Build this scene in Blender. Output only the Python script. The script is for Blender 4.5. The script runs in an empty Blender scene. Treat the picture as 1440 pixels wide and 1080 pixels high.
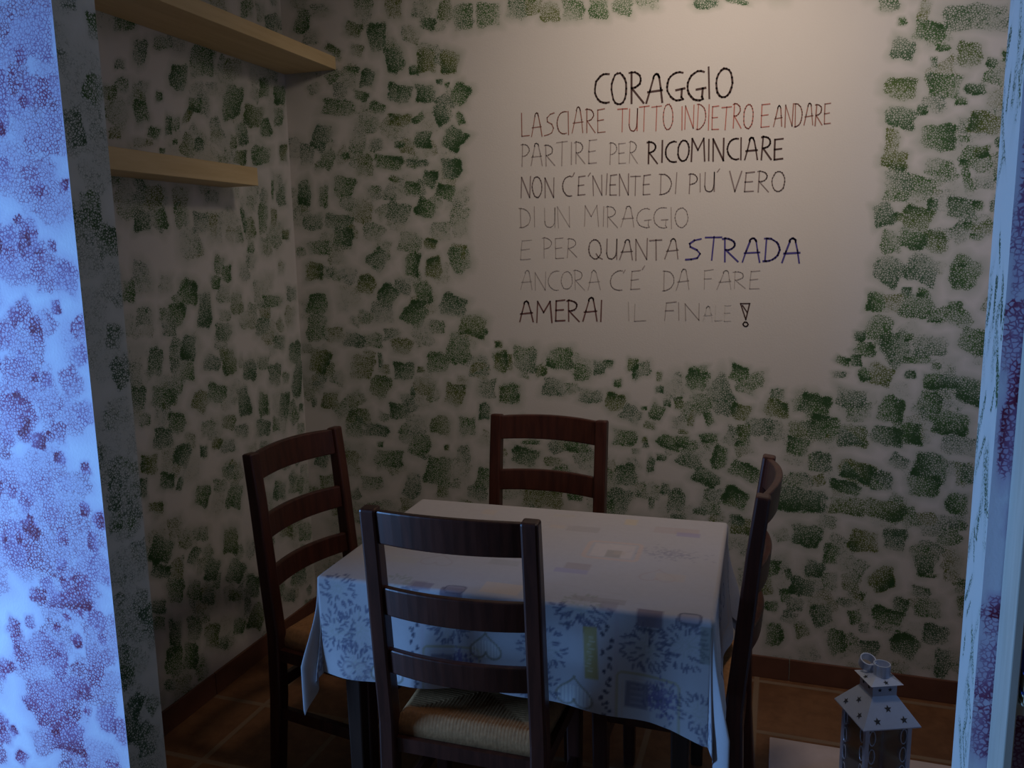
import bpy, bmesh, math, random
import numpy as np
from mathutils import Matrix, Vector

# ------------------------------------------------------------------ camera, sky, lights, exposure
SC = bpy.context.scene
COL = SC.collection
EYE = Vector((0.0, 0.0, 1.55))


def make_camera():
    f, yaw, pitch, roll = 1145.3, math.radians(18.395), math.radians(9.325), math.radians(1.006)
    cy, sy, cp, sp = math.cos(yaw), math.sin(yaw), math.cos(pitch), math.sin(pitch)
    fw = Vector((-sy * cp, cy * cp, -sp))
    r = Vector((cy, sy, 0))
    d = fw.cross(r)
    cr, sr = math.cos(roll), math.sin(roll)
    r2 = cr * r + sr * d
    d2 = -sr * r + cr * d
    cam = bpy.data.cameras.new('camera')
    cam.sensor_width = 36.0
    cam.lens = f / 1440 * 36.0
    cam.clip_start = 0.02
    o = bpy.data.objects.new('camera', cam)
    COL.objects.link(o)
    m = Matrix((r2, -d2, -fw)).transposed().to_4x4()
    m.translation = EYE
    o.matrix_world = m
    SC.camera = o


make_camera()
SC.view_settings.view_transform = 'Standard'
SC.view_settings.look = 'None'
SC.view_settings.exposure = 0.0
SC.view_settings.gamma = 1.0
SC.view_settings.use_curve_mapping = False
SC.cycles.transparent_max_bounces = 12

WORLD = bpy.data.worlds.new('dusk')
SC.world = WORLD
WORLD.use_nodes = True
WORLD.node_tree.nodes['Background'].inputs[0].default_value = (0.42, 0.46, 0.60, 1)
WORLD.node_tree.nodes['Background'].inputs[1].default_value = 0.055


def aim(o, target):
    o.rotation_euler = (Vector(target) - o.location).to_track_quat('-Z', 'Y').to_euler()


def area(name, loc, target, sx, sy, power, color):
    l = bpy.data.lights.new(name, 'AREA')
    l.shape = 'RECTANGLE'
    l.size, l.size_y = sx, sy
    l.energy = power
    l.color = color
    o = bpy.data.objects.new(name, l)
    COL.objects.link(o)
    o.location = loc
    aim(o, target)
    return o


# daylight entering by the window in the side wall of the front room, to the left of the viewer
area('window_daylight', (-3.15, 0.46, 1.00), (0.30, 1.45, 0.72), 0.80, 1.4, 78.0, (0.195, 0.455, 1.0))
# warm lamp under the ceiling of the dining corner, turned to the painted wall
sp = bpy.data.lights.new('ceiling_lamp', 'SPOT')
sp.energy = 40.0
sp.color = (1.0, 0.83, 0.69)
sp.spot_size = math.radians(138)
sp.spot_blend = 1.0
sp.shadow_soft_size = 0.12
so = bpy.data.objects.new('ceiling_lamp', sp)
COL.objects.link(so)
so.location = (-0.15, 1.85, 2.62)
aim(so, (-0.30, 2.9, 1.75))

# ------------------------------------------------------------------ measured layout of paint and writing (metres / millimetres on the walls)
BLANK=[(-1146,2271),(-1048,2335),(-967,2351),(-734,2340),(-488,2340),(-300,2338),(-120,2328),(179,2297),(242,2253),(291,2165),(287,2060),(283,1975),(291,1888),(283,1779),(261,1669),(298,1568),(265,1466),(261,1374),(251,1304),(212,1209),(177,1165),(100,1122),(9,1112),(-108,1128),(-228,1137),(-376,1141),(-529,1155),(-661,1159),(-768,1183),(-906,1180),(-1018,1210),(-1075,1258),(-1145,1322),(-1187,1398),(-1141,1478),(-1118,1584),(-1114,1715),(-1145,1832),(-1127,1971),(-1097,2132),(-1134,2196)]
BACK=[(-1713,2463,46,-5,-2,-25,35),(-1788,2432,30,-8,-15,-45,80),(-1522,2456,39,-4,-2,-37,50),(-1400,2443,34,-3,-2,-41,60),(-1286,2423,42,-4,-1,-33,40),(-1264,2372,30,-8,-5,-20,90),(-1193,2410,28,-3,-1,-36,65),(-1138,2384,27,-3,-1,-32,50),(-1034,2381,36,-4,-1,-36,50),(-922,2386,39,-4,-1,-35,60),(-1570,2381,33,-12,-10,-23,75),(-1473,2346,37,0,3,-51,85),(-1346,2347,29,-3,-1,-29,35),(-1403,2260,38,3,9,-46,85),(-1274,2245,38,-3,-2,-41,80),(-1184,2233,37,-6,-6,-41,85),(-1327,2216,19,-2,-1,-17,90),(-1661,2317,30,-17,-8,-11,85),(-1588,2238,35,-3,-1,-11,80),(-1520,2202,29,-7,-9,-31,85),(-1548,2140,28,-10,-7,-16,85),(-1389,2137,47,-12,-9,-31,80),(-1283,2129,38,-3,-1,-32,85),(-1146,2115,30,-17,-24,-35,85),(-1224,2166,14,-1,0,-10,90),(-1196,2153,9,-1,0,-10,90),(-1647,2103,71,-11,-5,-30,65),(-1485,2092,33,-11,-8,-20,75),(-1223,2049,28,3,7,-36,90),(-1388,2042,49,-3,-1,-21,80),(-1315,2042,24,13,8,-11,90),(-1148,2031,15,5,9,-22,85),(-1732,1998,35,-15,-26,-44,75),(-1544,2031,45,-3,-2,-31,40),(-1572,1971,35,-8,-11,-38,40),(-1492,1962,25,-1,-1,-22,50),(-1299,1964,34,-2,-1,-30,90),(-1174,1961,34,-23,-26,-32,95),(-1397,1954,22,-1,-1,-13,85),(-1800,1938,32,-2,-3,-41,50),(-1632,1923,21,-1,-1,-13,80),(-1711,1916,30,-9,-16,-38,60),(-1547,1881,36,-2,-2,-40,60),(-1445,1889,59,-8,-4,-26,85),(-1326,1879,44,-2,-1,-15,70),(-1187,1855,40,-2,-1,-36,95),(-1275,1820,28,-6,-8,-30,95),(-1423,1827,21,-7,-5,-12,75),(-1350,1788,34,-1,-1,-24,80),(-1821,1789,30,-1,-3,-51,90),(-1736,1772,21,-1,-3,-41,65),(-1644,1805,45,-10,-12,-40,70),(-1516,1777,36,-1,-2,-31,40),(-1450,1770,30,-1,-1,-22,50),(-1214,1770,36,-12,-9,-25,90),(-1157,1751,38,-1,-1,-39,35),(-1298,1712,38,-16,-16,-30,90),(-1571,1711,41,-27,-31,-37,50),(-1413,1698,47,-15,-15,-38,60),(-1790,1677,46,-1,-2,-33,60),(-1673,1669,61,-13,-9,-31,65),(-1655,1613,42,-1,-2,-37,85),(-1523,1628,44,-13,-14,-35,45),(-1160,1659,38,-1,-2,-57,40),(-1238,1626,44,-1,-1,-35,40),(-1284,1580,26,-5,-5,-20,95),(-1368,1589,48,-10,-11,-40,50),(-1775,1574,49,-1,-2,-28,60),(-1172,1550,33,-7,-7,-26,60),(-1798,1480,41,0,-2,-36,85),(-1790,1346,45,-8,-13,-43,85),(-1796,1250,50,1,-3,-54,65),(-1794,1113,44,-11,-20,-48,85),(-1508,1523,30,-24,-32,-31,70),(-1361,1503,30,-3,-7,-45,90),(-1272,1489,34,0,-1,-41,90),(-1164,1519,42,11,14,-47,70),(-1565,1426,39,-11,-14,-36,80),(-1473,1384,33,-21,-30,-37,90),(-1406,1408,29,-8,-10,-26,50),(-1320,1394,34,9,14,-48,80),(-1359,1311,39,-24,-30,-39,90),(-1198,1344,51,-14,-14,-39,80),(-1503,1314,52,0,-2,-42,45),(-1270,1261,35,0,-1,-28,55),(-1118,1268,52,-9,-10,-40,80),(-1070,1246,12,0,0,-14,90),(-1014,1199,14,0,0,-11,95),(-1630,1204,47,-8,-8,-28,70),(-1550,1205,47,1,-1,-29,50),(-1460,1230,36,1,-1,-24,50),(-1420,1184,46,-3,-5,-33,65),(-1179,1180,49,-4,-9,-65,70),(-1517,1125,11,1,2,-29,80),(-1604,1094,52,-8,-13,-48,60),(-1270,1122,45,1,-1,-42,75),(-1414,1085,44,1,-2,-36,80),(-1342,1092,15,0,0,-12,90),(-1097,1117,39,1,-1,-41,50),(-1006,1133,29,1,-1,-41,80),(-916,1149,42,1,-1,-45,50),(-1522,1019,41,-14,-22,-43,80),(-1381,1005,10,0,-1,-19,85),(-1199,998,39,-6,-10,-42,75),(-1299,1008,12,-3,-15,-41,60),(-1070,1026,39,1,-1,-37,50),(-975,1011,38,1,-1,-41,75),(-1754,951,39,2,-2,-35,75),(-1832,943,14,1,-1,-20,70),(-1442,921,44,2,-1,-32,80),(-1625,888,54,-2,-6,-35,75),(-1077,937,24,1,-1,-33,85),(-1264,872,44,-6,-9,-38,70),(-1153,872,35,2,-1,-38,60),(-1552,837,58,-2,-4,-25,75),(-1430,839,21,1,-1,-12,70),(-1359,789,44,-10,-17,-48,70),(-1534,779,13,1,-1,-12,90),(-1241,783,10,1,0,-12,95),(-1499,721,63,-2,-5,-35,75),(-1668,715,33,2,-2,-30,60),(-1280,682,55,-7,-14,-59,75),(-1171,757,30,2,-1,-39,50),(-1580,610,49,4,-2,-31,50),(-1397,614,36,-4,-14,-55,60),(-1263,600,26,2,-1,-25,60),(-1089,666,29,-4,-10,-43,75),(-1808,706,33,-4,-12,-41,70),(-1792,594,34,3,-2,-36,60),(-1864,547,29,2,-2,-32,70),(328,2144,32,-13,-7,-29,75),(399,2186,42,-13,-4,-30,80),(321,2224,12,-1,1,-12,90),(525,2214,94,-9,2,-37,55),(281,2276,30,-3,1,-21,60),(382,2252,16,-7,-7,-29,50),(440,2137,20,-2,1,-10,90),(417,2095,10,-1,1,-17,60),(513,2110,35,-3,2,-38,65),(575,2081,16,-5,-2,-13,95),(615,2098,13,-1,1,-17,90),(406,2061,10,-1,0,-7,80),(328,2025,47,-6,0,-34,75),(451,2026,46,-8,-1,-35,75),(536,2009,29,-2,1,-16,95),(499,1977,16,-1,1,-12,90),(592,1974,28,-2,2,-35,40),(333,1939,43,-12,-4,-31,80),(392,1957,15,-1,1,-16,95),(424,1972,36,-3,2,-28,45),(568,1907,44,-12,-4,-31,85),(313,1872,21,-2,0,-36,60),(444,1872,49,-3,2,-39,85),(613,1848,13,-1,1,-17,85),(323,1810,37,-10,-4,-28,85),(510,1865,20,-1,1,-11,60),(564,1823,23,-1,1,-18,95),(521,1790,16,-1,1,-12,95),(553,1802,44,-17,-7,-33,55),(446,1783,37,-6,-1,-27,55),(531,1740,13,2,10,-39,70),(337,1733,41,-6,-2,-47,55),(399,1723,43,-11,-5,-36,60),(577,1731,32,-1,1,-21,40),(613,1757,13,-1,2,-28,60),(301,1642,29,9,12,-36,80),(398,1628,40,-14,-8,-35,85),(343,1634,13,-5,-3,-12,95),(439,1669,15,-1,1,-18,95),(523,1654,42,-11,-4,-32,75),(565,1661,15,0,1,-16,95),(543,1602,16,0,1,-11,90),(611,1658,13,0,1,-21,60),(568,1566,20,0,1,-11,70),(323,1556,28,-1,2,-38,60),(388,1562,40,-14,-7,-28,90),(449,1553,39,-14,-7,-32,75),(324,1465,39,-28,-22,-38,70),(421,1468,45,-21,-14,-41,65),(543,1456,41,-19,-15,-48,80),(534,1484,15,0,1,-9,95),(291,1362,28,-6,-4,-32,95),(337,1359,35,0,2,-31,50),(428,1393,17,-4,-2,-15,95),(380,1397,16,0,1,-13,85),(414,1351,51,0,2,-42,70),(532,1314,44,-20,-9,-28,60),(523,1352,20,0,1,-15,80),(464,1310,20,0,1,-11,85),(305,1277,39,-8,-6,-42,70),(249,1251,18,0,1,-18,95),(393,1251,14,0,1,-14,90),(266,1206,32,-6,-3,-23,85),(359,1212,38,19,22,-50,75),(456,1222,51,1,2,-35,55),(583,1239,42,-14,-8,-40,75),(199,1167,21,-7,-3,-13,95),(239,1170,18,0,1,-20,90),(424,1175,45,1,1,-12,70),(405,1127,17,1,1,-14,95),(267,1123,17,6,8,-23,95),(313,1125,38,-12,-8,-34,70),(190,1121,22,1,1,-12,60),(469,1106,24,1,2,-27,95),(517,1108,31,-2,-1,-23,90),(480,1157,14,0,1,-12,70),(587,1079,43,-13,-8,-41,90),(230,1042,47,-8,-4,-32,65),(355,1007,38,-11,-9,-43,90),(128,1005,37,-6,-6,-45,90),(467,1028,36,-15,-13,-41,75),(533,972,51,-9,-4,-39,90),(153,932,44,-7,-6,-45,75),(240,912,48,-3,-2,-37,65),(346,918,50,-8,-4,-32,85),(402,929,46,3,2,-36,90),(565,899,57,-10,-4,-35,50),(257,790,54,-15,-8,-36,85),(339,763,33,2,2,-33,75),(486,822,51,-14,-9,-43,85),(469,756,49,4,2,-36,85),(585,805,27,2,3,-40,55),(143,815,38,3,1,-33,50),(222,737,48,-7,-3,-21,90),(-1016,1197,14,0,0,-13,90),(-998,1129,36,1,-1,-34,75),(-903,1139,39,1,-1,-45,60),(-773,1150,49,1,0,-41,75),(-807,1134,22,-4,-4,-18,90),(-850,1103,23,1,0,-22,85),(-690,1101,33,1,0,-33,70),(-627,1121,22,1,0,-26,80),(-594,1136,18,0,0,-15,90),(-504,1135,20,1,0,-22,95),(-493,1103,14,0,0,-22,90),(-472,1122,32,1,0,-29,50),(-558,1065,15,1,0,-15,90),(-800,1041,42,-3,-4,-34,65),(-972,1008,43,2,-1,-35,75),(-661,1013,44,-3,-3,-26,60),(-569,995,35,-9,-10,-32,90),(-408,1095,11,0,0,-18,70),(-407,1048,14,1,0,-13,85),(-276,1085,36,-10,-9,-34,85),(-270,1120,31,1,0,-18,80),(-132,1114,29,-8,-7,-27,95),(-193,1032,40,19,28,-64,65),(-125,978,32,-9,-7,-27,85),(-108,1070,35,-10,-7,-27,50),(-417,965,22,-11,-13,-26,85),(-463,977,11,0,0,-7,90),(-379,999,14,1,0,-13,85),(-337,1001,16,6,6,-20,85),(-291,949,12,-3,-9,-31,65),(-232,952,15,5,8,-24,80),(-231,880,31,2,0,-18,85),(-531,863,43,-2,-3,-30,75),(-441,916,21,-3,-3,-15,60),(-459,860,11,1,0,-11,85),(-455,838,11,1,0,-9,90),(-370,854,41,-11,-7,-25,90),(-324,860,24,-1,-2,-22,85),(-321,897,17,-3,-2,-9,80),(-917,768,49,-12,-11,-34,85),(-714,823,48,-7,-5,-26,80),(-892,827,35,2,0,-10,80),(-807,755,35,-1,-2,-19,60),(-397,797,18,-1,-1,-13,90),(-436,769,14,-1,-3,-30,80),(-491,814,15,1,0,-11,50),(-527,721,40,7,4,-41,80),(-295,796,43,-11,-8,-29,65),(-192,810,27,-4,-7,-43,90),(-238,735,43,-21,-13,-27,90),(-106,766,47,-18,-10,-27,85),(-137,669,36,-18,-14,-30,90),(-199,672,44,4,1,-26,50),(-381,679,18,0,-2,-22,75),(-475,653,14,-3,-3,-11,70),(-431,623,11,1,0,-23,70),(-556,620,44,-16,-19,-48,70),(-586,587,21,9,9,-29,80),(-848,620,78,-2,-6,-52,80),(-719,630,31,2,0,-23,80),(-342,638,32,-1,-4,-45,70),(-333,567,31,-4,-4,-23,85),(-256,608,24,0,-1,-15,75),(-197,591,28,2,1,-22,50),(-128,582,27,-3,-3,-22,85),(-110,901,23,1,1,-35,75),(-122,865,17,1,0,-11,90),(115,1014,43,-8,-5,-34,80),(143,940,43,-7,-6,-41,80),(73,929,35,2,1,-31,60),(69,866,35,-6,-5,-31,80),(237,917,46,3,2,-37,65),(142,815,38,-2,-2,-35,70),(-6,995,40,-11,-8,-30,85),(-63,929,49,3,1,-32,60),(-10,918,32,2,1,-39,45),(83,677,83,-2,-2,-43,90),(236,668,56,-2,-1,-32,70),(354,664,66,-9,-4,-34,85),(227,731,48,-13,-4,-17,85),(262,789,48,-13,-7,-30,85),(337,760,36,-1,-1,-27,70),(111,550,48,-6,-6,-40,90),(292,547,46,-1,-2,-39,80),(390,563,36,-1,-1,-38,80),(569,703,34,-5,-4,-37,85),(428,643,25,11,12,-35,60),(506,623,44,4,2,-38,45),(-113,566,33,-4,-5,-33,75),(-136,666,41,-15,-12,-35,90),(600,806,28,-5,-3,-30,70),(192,491,25,-3,-5,-36,80),(485,487,29,7,6,-40,85),(498,445,27,3,0,-6,90),(570,496,31,3,4,-62,40),(590,430,18,2,0,-6,85),(357,416,35,27,19,-34,95),(-9,420,33,-4,-4,-30,80),(-31,351,33,4,1,-37,75),(139,430,31,-7,-7,-29,85),(101,360,41,-4,-5,-33,90),(55,401,11,5,6,-18,85),(262,398,31,-4,-5,-39,50),(287,346,17,-2,-2,-13,85),(193,390,26,3,2,-36,45),(46,320,18,2,1,-27,80),(80,291,30,4,1,-27,60),(2,274,24,0,-1,-20,80),(381,286,48,-11,-6,-29,90),(420,333,25,0,-1,-26,85),(279,270,19,9,8,-24,80),(505,331,40,0,-1,-35,60),(480,386,29,-3,-2,-19,60),(170,262,34,12,9,-38,75),(15,167,30,4,1,-44,85),(107,200,21,13,11,-26,60),(223,169,31,8,6,-46,80),(331,158,31,5,1,-30,75),(442,187,42,-20,-15,-40,90),(532,239,40,-4,-4,-35,75),(560,139,24,1,-1,-52,75),(310,234,17,2,1,-20,50),(605,363,16,2,2,-25,80),(582,627,18,2,1,-18,70),(243,318,25,-6,-4,-16,60),(-860,2391,32,-3,0,-29,60),(-801,2366,37,-4,0,-34,60),(-719,2362,39,-4,0,-34,60),(-628,2358,33,-3,0,-33,75),(-547,2359,35,-10,-6,-27,60),(-462,2359,40,-4,0,-23,40),(-272,2344,40,-4,0,-23,75),(-174,2336,37,-11,-2,-9,70),(-1031,2379,45,-4,-1,-40,60),(-1128,2384,40,-4,-1,-45,65)]
LEFT=[(2072,2236,44,11,-3,-24,75),(2125,2164,30,4,-10,-40,65),(2232,2215,49,11,-3,-22,50),(2291,2122,42,5,-11,-42,85),(2408,2193,62,12,-6,-51,65),(2579,2204,55,11,-4,-37,45),(1987,2023,28,5,-3,-20,70),(2040,2052,29,5,-3,-24,50),(2122,2060,25,4,-3,-21,40),(2191,2045,16,3,-2,-15,90),(2108,1988,30,9,6,-33,75),(2362,2048,35,1,-10,-24,80),(2323,2012,15,-3,-28,-34,80),(2453,2113,38,7,-3,-24,35),(2559,2087,53,2,-27,-63,80),(2680,2056,58,1,-17,-40,80),(2750,2023,38,9,8,-33,80),(2759,2170,31,5,-4,-35,75),(2858,2161,41,7,-4,-36,85),(2841,2079,32,5,-4,-36,60),(2156,1931,24,-2,-10,-18,80),(2223,1962,16,2,-4,-30,75),(2256,1973,22,3,-3,-22,50),(2250,1916,11,1,-1,-8,95),(2364,1919,24,3,-3,-23,80),(2186,1879,13,1,-1,-9,85),(2453,1953,32,4,-3,-24,40),(2550,1948,20,2,-3,-25,70),(2608,1979,28,3,-4,-38,75),(2585,1898,35,1,-7,-26,85),(2708,1919,61,6,-4,-35,75),(2858,1943,25,3,-3,-32,80),(2038,2112,19,4,-2,-14,60),(1995,1911,23,3,-2,-17,60),(2102,1896,46,5,-2,-14,40),(2073,1660,35,1,-4,-32,80),(2155,1670,26,6,10,-32,80),(2122,1734,47,3,-4,-36,60),(2251,1741,40,2,-5,-38,50),(2345,1660,43,1,-4,-36,50),(2411,1750,38,2,-3,-24,40),(2580,1675,14,2,9,-42,75),(2697,1687,30,1,-6,-58,65),(2766,1689,20,1,-4,-36,60),(2840,1627,25,0,-2,-19,85),(2771,1797,9,1,-4,-36,75),(2833,1791,25,1,-4,-32,60),(2421,1678,38,1,-3,-24,30),(2716,1580,31,0,-3,-31,40),(2680,2428,36,9,-3,-29,60),(2839,2417,48,12,-4,-39,60),(1993,1447,24,-1,-4,-32,75),(2059,1465,40,-2,-4,-29,35),(2151,1461,32,-1,-4,-30,30),(2253,1429,44,-2,-5,-43,90),(2328,1364,34,-3,-7,-60,85),(2189,1363,40,-9,-15,-35,80),(2047,1367,35,-3,-4,-29,50),(2129,1364,21,-2,-3,-23,50),(2457,1485,26,-1,-3,-29,80),(2395,1458,25,-1,-3,-25,80),(2435,1415,39,-2,-4,-33,40),(2420,1282,45,-8,-9,-33,65),(2560,1312,50,-4,-4,-35,40),(2652,1277,46,-4,-4,-36,60),(2724,1371,63,-4,-3,-23,65),(2856,1392,34,-2,-3,-28,55),(2433,1339,33,-3,-2,-21,40),(2231,1245,34,-6,-11,-42,90),(2074,1218,31,-6,-12,-44,75),(2162,1190,22,-3,-3,-23,60),(2217,1175,34,-5,-4,-35,60),(2344,1181,45,-12,-12,-27,60),(2434,1173,40,0,9,-48,80),(2553,1126,40,-6,-4,-40,80),(2636,1142,38,-5,-3,-27,50),(2753,1206,40,-5,-3,-28,60),(2856,1151,43,-5,-5,-48,75),(2861,1042,34,-7,-22,-75,80),(2708,1085,40,-6,-5,-42,65),(2778,1060,25,-4,-3,-24,50),(2097,1103,53,-13,-9,-33,75),(1991,1118,29,-5,-5,-36,75),(2274,1059,35,-20,-29,-27,65),(2357,1070,49,-15,-14,-31,75),(2505,1013,35,-2,11,-55,85),(2619,983,30,-6,-5,-45,80),(2758,952,32,-8,-15,-50,80),(2874,921,16,-3,-2,-17,85),(2146,1007,39,-8,-4,-35,80),(2081,970,42,-10,-4,-34,75),(2007,1048,25,-5,-3,-22,50),(2299,954,37,-8,-3,-29,45),(2409,957,39,-11,-7,-25,65),(2479,907,42,-9,-3,-26,50),(2609,892,45,-10,-4,-32,75),(2694,888,24,-5,-3,-28,60),(2827,890,26,-5,-3,-24,55),(2161,895,37,-18,-21,-33,85),(2200,935,29,-7,-3,-28,40),(2266,882,18,-4,-2,-20,90),(2336,895,24,-11,-12,-18,80),(2393,873,40,-9,-3,-26,50),(2010,902,35,-9,-4,-30,85),(2080,828,31,-11,-7,-26,85),(2138,804,13,-7,-12,-20,80),(2242,732,35,-15,-15,-33,80),(2402,782,45,-18,-14,-31,50),(2411,681,39,-17,-20,-42,75),(2337,738,38,-11,-3,-25,50),(1971,836,20,-6,-4,-30,85),(2023,758,31,-10,-2,-15,80),(2621,724,45,-15,-11,-40,50),(2734,734,49,-15,-11,-36,50),(2807,614,51,-18,-11,-37,55),(2689,618,40,-14,-10,-36,70),(2027,613,44,-27,-21,-34,90),(2018,544,40,-22,-9,-20,90),(2176,537,21,-14,-21,-23,70),(2138,614,34,-12,-4,-36,45),(2259,457,36,-19,-17,-36,85),(2386,399,44,-27,-24,-34,80),(2372,522,40,-14,-6,-48,80),(2214,604,42,-14,-3,-25,50),(2074,456,38,-16,-5,-40,75),(2162,418,35,-15,-4,-37,65),(2224,375,36,-15,-4,-34,70),(2475,302,42,-20,-12,-42,85),(2375,310,40,-17,-3,-22,75),(2490,175,41,-27,-29,-38,85),(2438,236,21,-9,-4,-36,60),(2382,186,33,-20,-13,-26,80),(2056,313,27,-13,-5,-44,85),(2147,287,35,-16,-5,-45,65),(1994,432,31,-14,-3,-23,75),(2040,219,37,-22,-13,-48,90),(2118,197,34,-20,-11,-42,85),(2232,220,37,-18,-5,-43,70),(2291,165,26,-12,-3,-26,70),(2014,148,26,-14,-2,-20,60),(1988,378,26,-12,-3,-23,60),(2721,459,41,-16,-12,-41,70),(2854,393,53,-21,-11,-38,60),(2782,221,51,-24,-12,-42,70),(2707,170,41,-20,-8,-27,60)]
WRITING=[(0,'CORAGGIO',-0.6438,2.0456,-0.1699,2.0352,0.0969,0.0086,'k'),(1,'LASCIARE',-0.9101,1.9535,-0.5959,1.9496,0.0811,0.0048,'b'),(1,'TUTTO',-0.5634,1.95,-0.3682,1.9453,0.0782,0.0048,'r'),(1,'INDIETRO',-0.3467,1.9417,-0.1061,1.934,0.0764,0.0048,'r'),(1,'E',-0.0881,1.9329,-0.0568,1.9332,0.072,0.0046,'r'),(1,'ANDARE',-0.0457,1.9325,0.1325,1.9326,0.0672,0.0046,'b'),(2,'PARTIRE',-0.9172,1.8494,-0.6287,1.8454,0.0772,0.0048,'g'),(2,'PER',-0.5932,1.8437,-0.4908,1.8411,0.0698,0.0041,'g'),(2,'RICOMINCIARE',-0.4564,1.8395,-0.0001,1.8309,0.0688,0.0072,'k'),(3,'NON',-0.919,1.7412,-0.7875,1.7339,0.0706,0.0053,'d'),(3,"C'E'",-0.7611,1.7379,-0.6595,1.7367,0.067,0.0053,'d'),(3,'NIENTE',-0.6492,1.7363,-0.4406,1.7311,0.0687,0.0048,'d'),(3,'DI',-0.4161,1.7302,-0.353,1.7302,0.0694,0.0048,'d'),(3,"PIU'",-0.3194,1.7337,-0.2108,1.7343,0.0615,0.0048,'d'),(3,'VERO',-0.1827,1.7309,-0.0008,1.724,0.0653,0.0053,'d'),(4,'DI',-0.9263,1.6318,-0.8609,1.6301,0.0715,0.0036,'g'),(4,'UN',-0.8313,1.6294,-0.7276,1.6293,0.0708,0.0034,'l'),(4,'MIRAGGIO',-0.6805,1.6281,-0.3054,1.6163,0.0697,0.0038,'g'),(5,'E',-0.9255,1.513,-0.8788,1.515,0.0725,0.0034,'l'),(5,'PER',-0.838,1.517,-0.7045,1.5203,0.0718,0.0034,'g'),(5,'QUANTA',-0.6625,1.5122,-0.3398,1.5104,0.0705,0.0053,'d'),(5,'STRADA',-0.3203,1.5053,0.0633,1.4957,0.0752,0.0077,'v'),(6,'ANCORA',-0.9245,1.4032,-0.6157,1.4053,0.0681,0.0034,'l'),(6,"C'E'",-0.5872,1.4002,-0.4572,1.405,0.0683,0.0043,'g'),(6,'DA',-0.4022,1.3999,-0.3064,1.4048,0.0669,0.0038,'g'),(6,'FARE',-0.258,1.4047,-0.0674,1.4091,0.061,0.0036,'l'),(7,'AMERAI',-0.9265,1.2868,-0.6052,1.2901,0.0795,0.0072,'m'),(7,'IL',-0.5249,1.2935,-0.4562,1.2942,0.061,0.0036,'l'),(7,'FIN',-0.3959,1.2949,-0.268,1.2987,0.0602,0.0043,'g'),(7,'ALE',-0.2582,1.2963,-0.1624,1.2973,0.0544,0.0031,'x'),(7,'!',-0.1312,1.278,-0.0983,1.2784,0.078,0.0053,'k')]

XL, YB = -1.88, 2.90          # left and back wall planes of the dining corner
YF, TH = 1.45, 0.12           # front partition and its thickness
XJL, XJR = -1.503, 0.331      # the opening's jambs
HC = 2.70                     # ceiling


# ------------------------------------------------------------------ materials
def mat(name):
    m = bpy.data.materials.new(name)
    m.use_nodes = True
    nt = m.node_tree
    return m, nt, nt.nodes['Principled BSDF']


def N(nt, typ, **kw):
    n = nt.nodes.new(typ)
    for k, v in kw.items():
        setattr(n, k, v)
    return n


def L(nt, a, b):
    nt.links.new(a, b)


def math_node(nt, op, a, b=None, clamp=False):
    n = N(nt, 'ShaderNodeMath', operation=op)
    n.use_clamp = clamp
    for i, v in enumerate((a, b)):
        if v is None:
            continue
        if isinstance(v, (int, float)):
            n.inputs[i].default_value = v
        else:
            L(nt, v, n.inputs[i])
    return n.outputs[0]


def mixc(nt, fac, a, b):
    n = N(nt, 'ShaderNodeMix', data_type='RGBA')
    for i, v in ((0, fac), (6, a), (7, b)):
        if isinstance(v, (int, float)):
            n.inputs[i].default_value = v
        elif isinstance(v, tuple):
            n.inputs[i].default_value = v if len(v) == 4 else (*v, 1)
        else:
            L(nt, v, n.inputs[i])
    return n.outputs[2]


def sstep(nt, v, lo, hi):
    n = N(nt, 'ShaderNodeMapRange', interpolation_type='SMOOTHSTEP')
    L(nt, v, n.inputs[0])
    n.inputs[1].default_value = lo
    n.inputs[2].default_value = hi
    return n.outputs[0]


def noise(nt, vec, scale, detail=3.0, rough=0.55):
    n = N(nt, 'ShaderNodeTexNoise')
    n.inputs['Scale'].default_value = scale
    n.inputs['Detail'].default_value = detail
    n.inputs['Roughness'].default_value = rough
    L(nt, vec, n.inputs['Vector'])
    return n.outputs['Fac']


def coords(nt, stretch=None):
    tc = N(nt, 'ShaderNodeTexCoord')
    if stretch is None:
        return tc.outputs['Object']
    mp = N(nt, 'ShaderNodeMapping')
    mp.inputs['Scale'].default_value = stretch
    L(nt, tc.outputs['Object'], mp.inputs['Vector'])
    return mp.outputs['Vector']


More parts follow.
